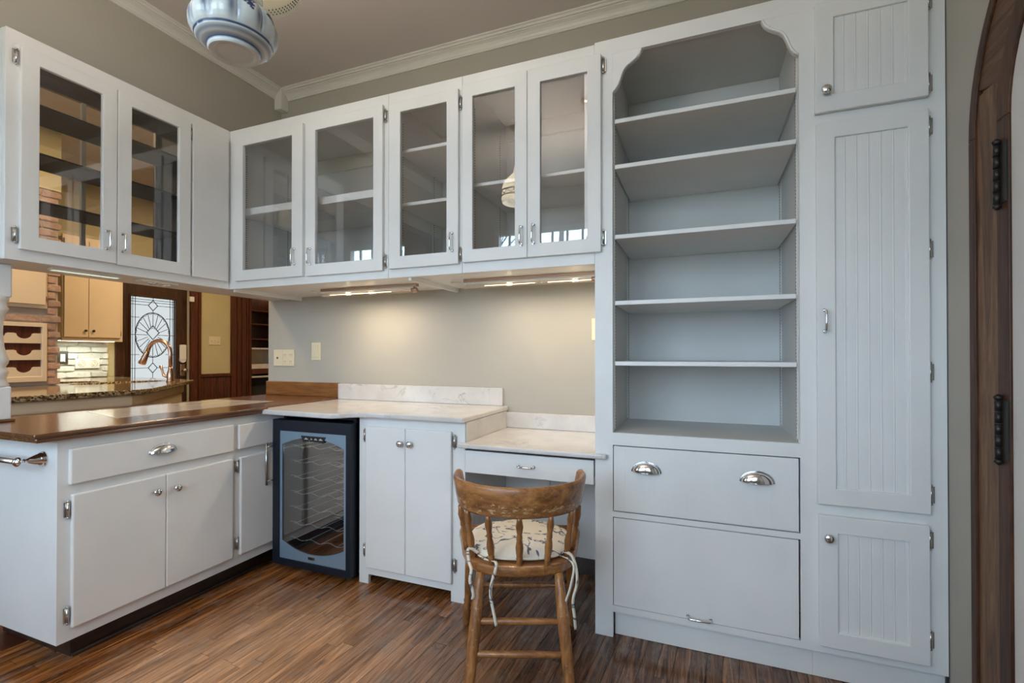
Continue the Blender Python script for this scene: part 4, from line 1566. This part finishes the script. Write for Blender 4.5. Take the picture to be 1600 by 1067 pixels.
MB(DT).box(4.463, 4.630, D0 - .007, D0 - .0003, 1.328, 1.442).build('cover_plate', 'almond', g, .003, 2)
for y in (4.500, 4.546, 4.592):
    MB(DT).box(y - .006, y + .006, D0 - .016, D0 - .006, 1.372, 1.398).build('toggle', 'almond', g, .002, 1)
g = thing('sensor', 'small white door sensor at the top corner of the kitchen door', 'sensor', (KX, 4.21, 1.86))
MB(DT).box(4.175, 4.232, D0 - .055, D0 - .031, 1.875, 1.94).build('sensor_body', 'whiteplastic', g, .004, 2)

# built-in dark red shelves
g = thing('built_in_shelves', 'dark red built-in shelf unit seen past the end of the kitchen wall', 'shelf', (KX - .2, 5.44, 0))
MB(DT).ring((5.087, 5.798, .002, 2.095), (5.10, 5.785, .05, 2.03), D0 - .025, D0 + .02).build('face_frame', 'redwood', g, .003, 1)
MB(DT).box(5.087, 5.798, D0 + .34, D0 + .36, .002, 2.095).build('back_board', 'redwood', g)
for y in (5.087, 5.778):
    MB(DT).box(y, y + .02, D0 + .02, D0 + .34, .002, 2.095).build('side_panel', 'redwood', g)
for z in (1.86, 1.66, 1.44):
    MB(DT).box(5.108, 5.777, D0 + .02, D0 + .34, z - .02, z).build('shelf', 'redwood', g, .003, 1)
MB(DT).box(5.108, 5.777, D0 - .01, D0 + .34, 1.275, 1.30).build('shelf', 'marble', g, .003, 1)
MB(DT).box(5.108, 5.777, D0 + .30, D0 + .338, 1.06, 1.275).build('stone_back', 'marble_inlay', g)
MB(DT).box(5.108, 5.777, D0 - .02, D0 + .338, .99, 1.06).build('counter', 'marble_inlay', g, .004, 2)
MB(DT).box(5.108, 5.777, D0 - .02, D0 + .32, .915, .985).build('drawer_band', 'redwood', g, .004, 2)
MB(DT).box(5.108, 5.777, D0 - .035, D0 + .32, .86, .885).build('lower_shelf', 'marble_inlay', g, .004, 2)
MB(DT).box(5.108, 5.777, D0 + .10, D0 + .12, .05, .86).build('recess_shade_board', 'gap', g)  # near-black sheet that paints the shade under the lower shelf
g = thing('outlet_plate', 'small olive outlet plate on the stone back of the red shelves', 'outlet', (KX - .3, 5.25, 1.13))
MB(DT).box(5.27, 5.34, D0 + .293, D0 + .2998, 1.12, 1.22).build('cover_plate', 'almond', g, .003, 1)

# cream wall cabinet with under light
g = thing('kitchen_wall_cabinet', 'cream two-door kitchen wall cabinet above the white brick splash', 'cabinet', (KX + .16, 3.0, 1.335))
MB(DT).box(2.735, 3.263, D0 - .30, D0 - .0005, 1.352, 2.36).build('carcass', 'cream', g)
MB(DT).ring((2.735, 3.263, 1.335, 2.38), (2.76, 3.235, 1.385, 2.33), D0 - .318, D0 - .30).build('face_frame', 'cream', g, .002, 1)
for (y0, y1, ky) in ((2.745, 2.9445, 2.915), (2.9485, 3.235, 2.982)):
    o = MB(DT).box(y0, y1, D0 - .337, D0 - .318, 1.374, 2.345).build('door', 'cream', g, .004, 2)
    MB(DT).turn((ky, D0 - .337, 1.44), (ky, D0 - .36, 1.44), [(0, .006), (.4, .005), (.6, .012), (.9, .012), (1, .004)], 12).build('knob', 'blackmetal', o)
MB(DT).box(3.238, 3.246, D0 - .326, D0 - .317, 1.40, 1.45).build('hinge', 'bronze', g)
MT['stripled'] = emit('cool_white_strip', (.93, 1, .9), 9)
g = thing('kitchen_strip_light', 'bright white strip light under the cream kitchen wall cabinet', 'lamp', (KX + .26, 2.98, 1.33))
MB(DT).box(2.73, 3.21, D0 - .285, D0 - .255, 1.338, 1.3515).build('housing', 'whiteplastic', g)
MB(DT).box(2.735, 3.205, D0 - .2845, D0 - .2555, 1.334, 1.338).build('diffuser', 'stripled', g)
lamp('strip_lamp', 'AREA', (KX + .26, 2.98, 1.325), 3.2, (.93, 1, .88), (0, 0, 0), .03, .45)

# whitewashed brick splash
ws = struct(MB(DT).box(2.70, 3.285, D0 - .012, D0 - .0005, .956, 1.352).build('backsplash_1', 'whitemortar'))
rw = random.Random(5)
brick_me = mesh_of(MB().add([(-.5, -.5, -.5), (.5, -.5, -.5), (.5, .5, -.5), (-.5, .5, -.5), (-.5, -.5, .5), (.5, -.5, .5), (.5, .5, .5), (-.5, .5, .5)],
                            [(0, 3, 2, 1), (4, 5, 6, 7), (0, 1, 5, 4), (1, 2, 6, 5), (2, 3, 7, 6), (3, 0, 4, 7)]), 'brick', 'brick')


def rough_brick(seed, mat):
    import bmesh
    bm = bmesh.new()
    bmesh.ops.create_cube(bm, size=1)
    bmesh.ops.bevel(bm, geom=bm.edges[:], offset=.09, segments=1, affect='EDGES')
    r_ = random.Random(seed)
    for v in bm.verts:
        v.co.x += r_.uniform(-.04, .04)
        v.co.y += r_.uniform(-.06, .06)
        v.co.z += r_.uniform(-.06, .06)
    me = bpy.data.meshes.new('brick')
    bm.to_mesh(me)
    bm.free()
    me.materials.append(MT[mat])
    return me


BK = [rough_brick(i, 'brick') for i in range(5)]
WBK = [rough_brick(10 + i, 'whitebrick') for i in range(4)]


def lay(meshes, parent, y0, y1, z0, z1, xf, pitch, bl, gap, depth, holes=(), stop=None, rr=random.Random(3)):
    row = 0
    z = z0
    while z < z1 - pitch * .5:
        y = y0 - (bl * .5 if row % 2 else 0)
        while y < y1 - .01:
            ya, yb = max(y, y0), min(y + bl - gap, y1)
            segs = [(ya, yb)]
            for (hy0, hy1, hz0, hz1) in holes:
                if z + pitch - gap > hz0 + .004 and z < hz1 - .004:
                    ns = []
                    for a, b_ in segs:
                        if b_ <= hy0 or a >= hy1:
                            ns.append((a, b_))
                        else:
                            if a < hy0: ns.append((a, hy0 - .004))
                            if b_ > hy1: ns.append((hy1 + .004, b_))
                    segs = ns
            for a, b_ in segs:
                if b_ - a > .025:
                    o = bpy.data.objects.new('brick', rr.choice(meshes))
                    COL.objects.link(o)
                    jut = rr.uniform(-.004, .005)
                    o.location = (xf - depth / 2 + jut, (a + b_) / 2, z + (pitch - gap) / 2)
                    o.scale = (depth, b_ - a, pitch - gap)
                    adopt(o, parent)
            y += bl
        z += pitch
        row += 1


lay(WBK, ws, 2.70, 3.283, .9605, 1.345, KX + .03, .066, .215, .012, .022, holes=((2.99, 3.20, 1.052, 1.162),))
g = thing('outlet_plate', 'ornate cream double outlet plate on the white brick splash', 'outlet', (KX + .03, 3.09, 1.05))
MB(DT).box(2.985, 3.205, D0 - .032, D0 - .0125, 1.054, 1.160).build('cover_plate', 'whiteplastic', g, .004, 2)
for y in (3.043, 3.148):
    MB(DT).tube([(y + .032 * math.cos(2 * PI * i / 24), D0 - .033, 1.107 + .032 * math.sin(2 * PI * i / 24)) for i in range(24)], .004, 6, closed=True).build('rosette', 'almond', g)
    MB(DT).tube([(y + .017 * math.cos(2 * PI * i / 24), D0 - .033, 1.107 + .017 * math.sin(2 * PI * i / 24)) for i in range(24)], .004, 6, closed=True).build('rosette', 'almond', g)
g = thing('outlet_plate', 'dark brown decorative outlet plate beside the brick pier', 'outlet', (KX + .03, 2.85, 1.12))
MB(DT).ring((2.835, 2.925, 1.10, 1.235), (2.86, 2.90, 1.13, 1.205), D0 - .036, D0 - .028).build('cover_plate', 'nickel', g, .003, 1)
MB(DT).box(2.86, 2.90, D0 - .034, D0 - .028, 1.13, 1.205).build('receptacle', 'whiteplastic', g)

# brick pier with wine rack and small cabinet
PXF = -4.85
bp_ = struct(MB(DT).box(1.2, 2.272, -PXF + .012, 5.45, .956, 2.52).build('wall_brick', 'mortar'))
lay(BK, bp_, 1.55, 2.285, .9605, 2.50, PXF, .0625, .205, .013, .03, holes=((1.80, 2.196, .985, 1.450), (1.76, 2.196, 1.560, 2.10)))
struct(MB(DT).box(1.2, 2.285, -PXF, 5.45, 2.521, HC - .001).build('wall_soffit', 'yellow'))
g = thing('kitchen_wall_cabinet', 'small cream single-door cabinet set in the brick above the wine rack', 'cabinet', (PXF, 1.98, 1.57))
MB(DT).ring((1.765, 2.192, 1.564, 2.095), (1.80, 2.16, 1.60, 2.06), -PXF - .018, -PXF + .0115).build('face_frame', 'cream', g, .002, 1)
o = MB(DT).box(1.79, 2.176, -PXF - .036, -PXF - .018, 1.590, 2.07).build('door', 'cream', g, .004, 2)
MB(DT).box(2.178, 2.186, -PXF - .026, -PXF - .017, 1.62, 1.66).build('hinge', 'bronze', g)
g = thing('wine_rack', 'cream wine rack with three scalloped rows set in the brick wall', 'wine rack', (PXF, 2.0, .98))
RW = (1.805, 2.192, .988, 1.447)
MB(DT).ring(RW, (1.83, 2.162, 1.03, 1.417), -PXF - .020, -PXF + .0115).build('frame', 'cream', g, .002, 1)
MB(DT).box(1.83, 2.162, -PXF + .004, -PXF + .0115, 1.03, 1.417).build('dark_back', 'redwood', g)
for (zt, zb) in ((1.366, 1.288), (1.236, 1.158), (1.104, 1.030)):
    prof = []
    for yc in (1.905, 2.058):
        prof += [(yc - .062, zt)] + [(yc - .048 * math.cos(PI * i / 12), zt - .005 - .038 * math.sin(PI * i / 12)) for i in range(13)] + [(yc + .062, zt)]
    poly = [(1.83, zb), (1.83, zt)] + prof + [(2.162, zt), (2.162, zb)]
    poly = poly[::-1]
    MB(DT).prism(poly, -PXF - .012, -PXF + .002, 'xz').build('scalloped_rail', 'cream', g)

# granite counter with two sinks on a cream base
gp = [(-3.74, 1.05), (-3.66, 2.18), (-3.72, 2.30), (-4.58, 3.20), (-4.68, 3.24), (-5.70, 3.35), (-6.068, 3.35), (-6.068, 1.05)]
cg = thing('granite_countertop', 'speckled brown granite kitchen counter with two sink cut-outs', 'countertop', (-5, 2.5, .895))
slab = MB().prism(gp[::-1], .921, .955).build('slab', 'granite', cg, .006, 2)
cut = MB()
for (cx_, cy_, rx_, ry_) in ((-4.74, 2.66, .20, .36), (-5.16, 2.50, .20, .20)):
    cut.prism([(cx_ + rx_ * math.cos(2 * PI * i / 40), cy_ + ry_ * math.sin(2 * PI * i / 40)) for i in range(40)], .85, 1.0)
co = cut.build('cutter', 'granite')
bo = slab.modifiers.new('holes', 'BOOLEAN')
bo.object = co
bo.operation = 'DIFFERENCE'
bpy.context.view_layer.update()
dg = bpy.context.evaluated_depsgraph_get()
nm = bpy.data.meshes.new_from_object(slab.evaluated_get(dg))
slab.modifiers.clear()
slab.data = nm
bpy.data.objects.remove(co, do_unlink=True)
for (cx_, cy_, rx_, ry_) in ((-4.74, 2.66, .205, .365), (-5.16, 2.50, .205, .205)):
    mb = MB()
    mb.grid([[(cx_ + rx_ * k_ * math.cos(2 * PI * i / 40), cy_ + ry_ * k_ * math.sin(2 * PI * i / 40), z) for i in range(40)] for k_, z in ((1, .920), (.98, .85), (.9, .80), (.3, .79), (.02, .79))], wrap=True)
    mb.build('sink_bowl', 'nickel', cg)
gi = [(-3.80, 1.07), (-3.72, 2.16), (-3.77, 2.26), (-4.60, 3.12), (-4.70, 3.16), (-5.66, 3.28), (-5.66, 1.07)]
kb = thing('kitchen_base_cabinet', 'cream kitchen base under the granite counter', 'cabinet', (-5, 2.4, 0))
ins = [(x - .03 if x > -4.5 else x, y - .02) for x, y in gi]
MB().prism(ins[::-1], .001, .835).build('panel', 'cream', kb, .004, 1)
MB().prism(gi[::-1], .835, .9205).build('apron', 'cream', kb, .02, 3)

# faucet
fx, fy = -4.47, 2.91
g = thing('faucet', 'tall bronze gooseneck faucet on the granite counter', 'faucet', (fx, fy, .955))
MB().turn((fx, fy, .9552), (fx, fy, 1.09), [(0, .034), (.06, .034), (.14, .028), (.45, .030), (.62, .026), (.8, .019), (1, .018)], 20).build('body', 'bronze', g)
sx_, sy_ = -.93, -.37
pts = [(fx, fy, 1.07), (fx, fy, 1.205)]
for i in range(13):
    a = PI * i / 12 * .93
    pts.append((fx + sx_ * .104 * (1 - math.cos(a)), fy + sy_ * .104 * (1 - math.cos(a)), 1.205 + .122 * math.sin(a)))
MB().tube(pts, .0165, 12).build('spout', 'bronze', g)
e = Vector(pts[-1])
MB().turn(tuple(e), (e.x + sx_ * .055, e.y + sy_ * .055, e.z - .115), [(0, .017), (.15, .021), (.6, .026), (.95, .031), (1, .027)], 16).build('spray_head', 'bronze', g)
MB().tube([(fx + sx_ * .02, fy + sy_ * .02, 1.0), (fx + sx_ * .06, fy + sy_ * .06, 1.01), (fx + sx_ * .075, fy + sy_ * .075, 1.06), (fx + sx_ * .09, fy + sy_ * .09, 1.10)], [.016, .013, .010, .014], 10).build('lever', 'bronze', g)
bpy.context.view_layer.update()
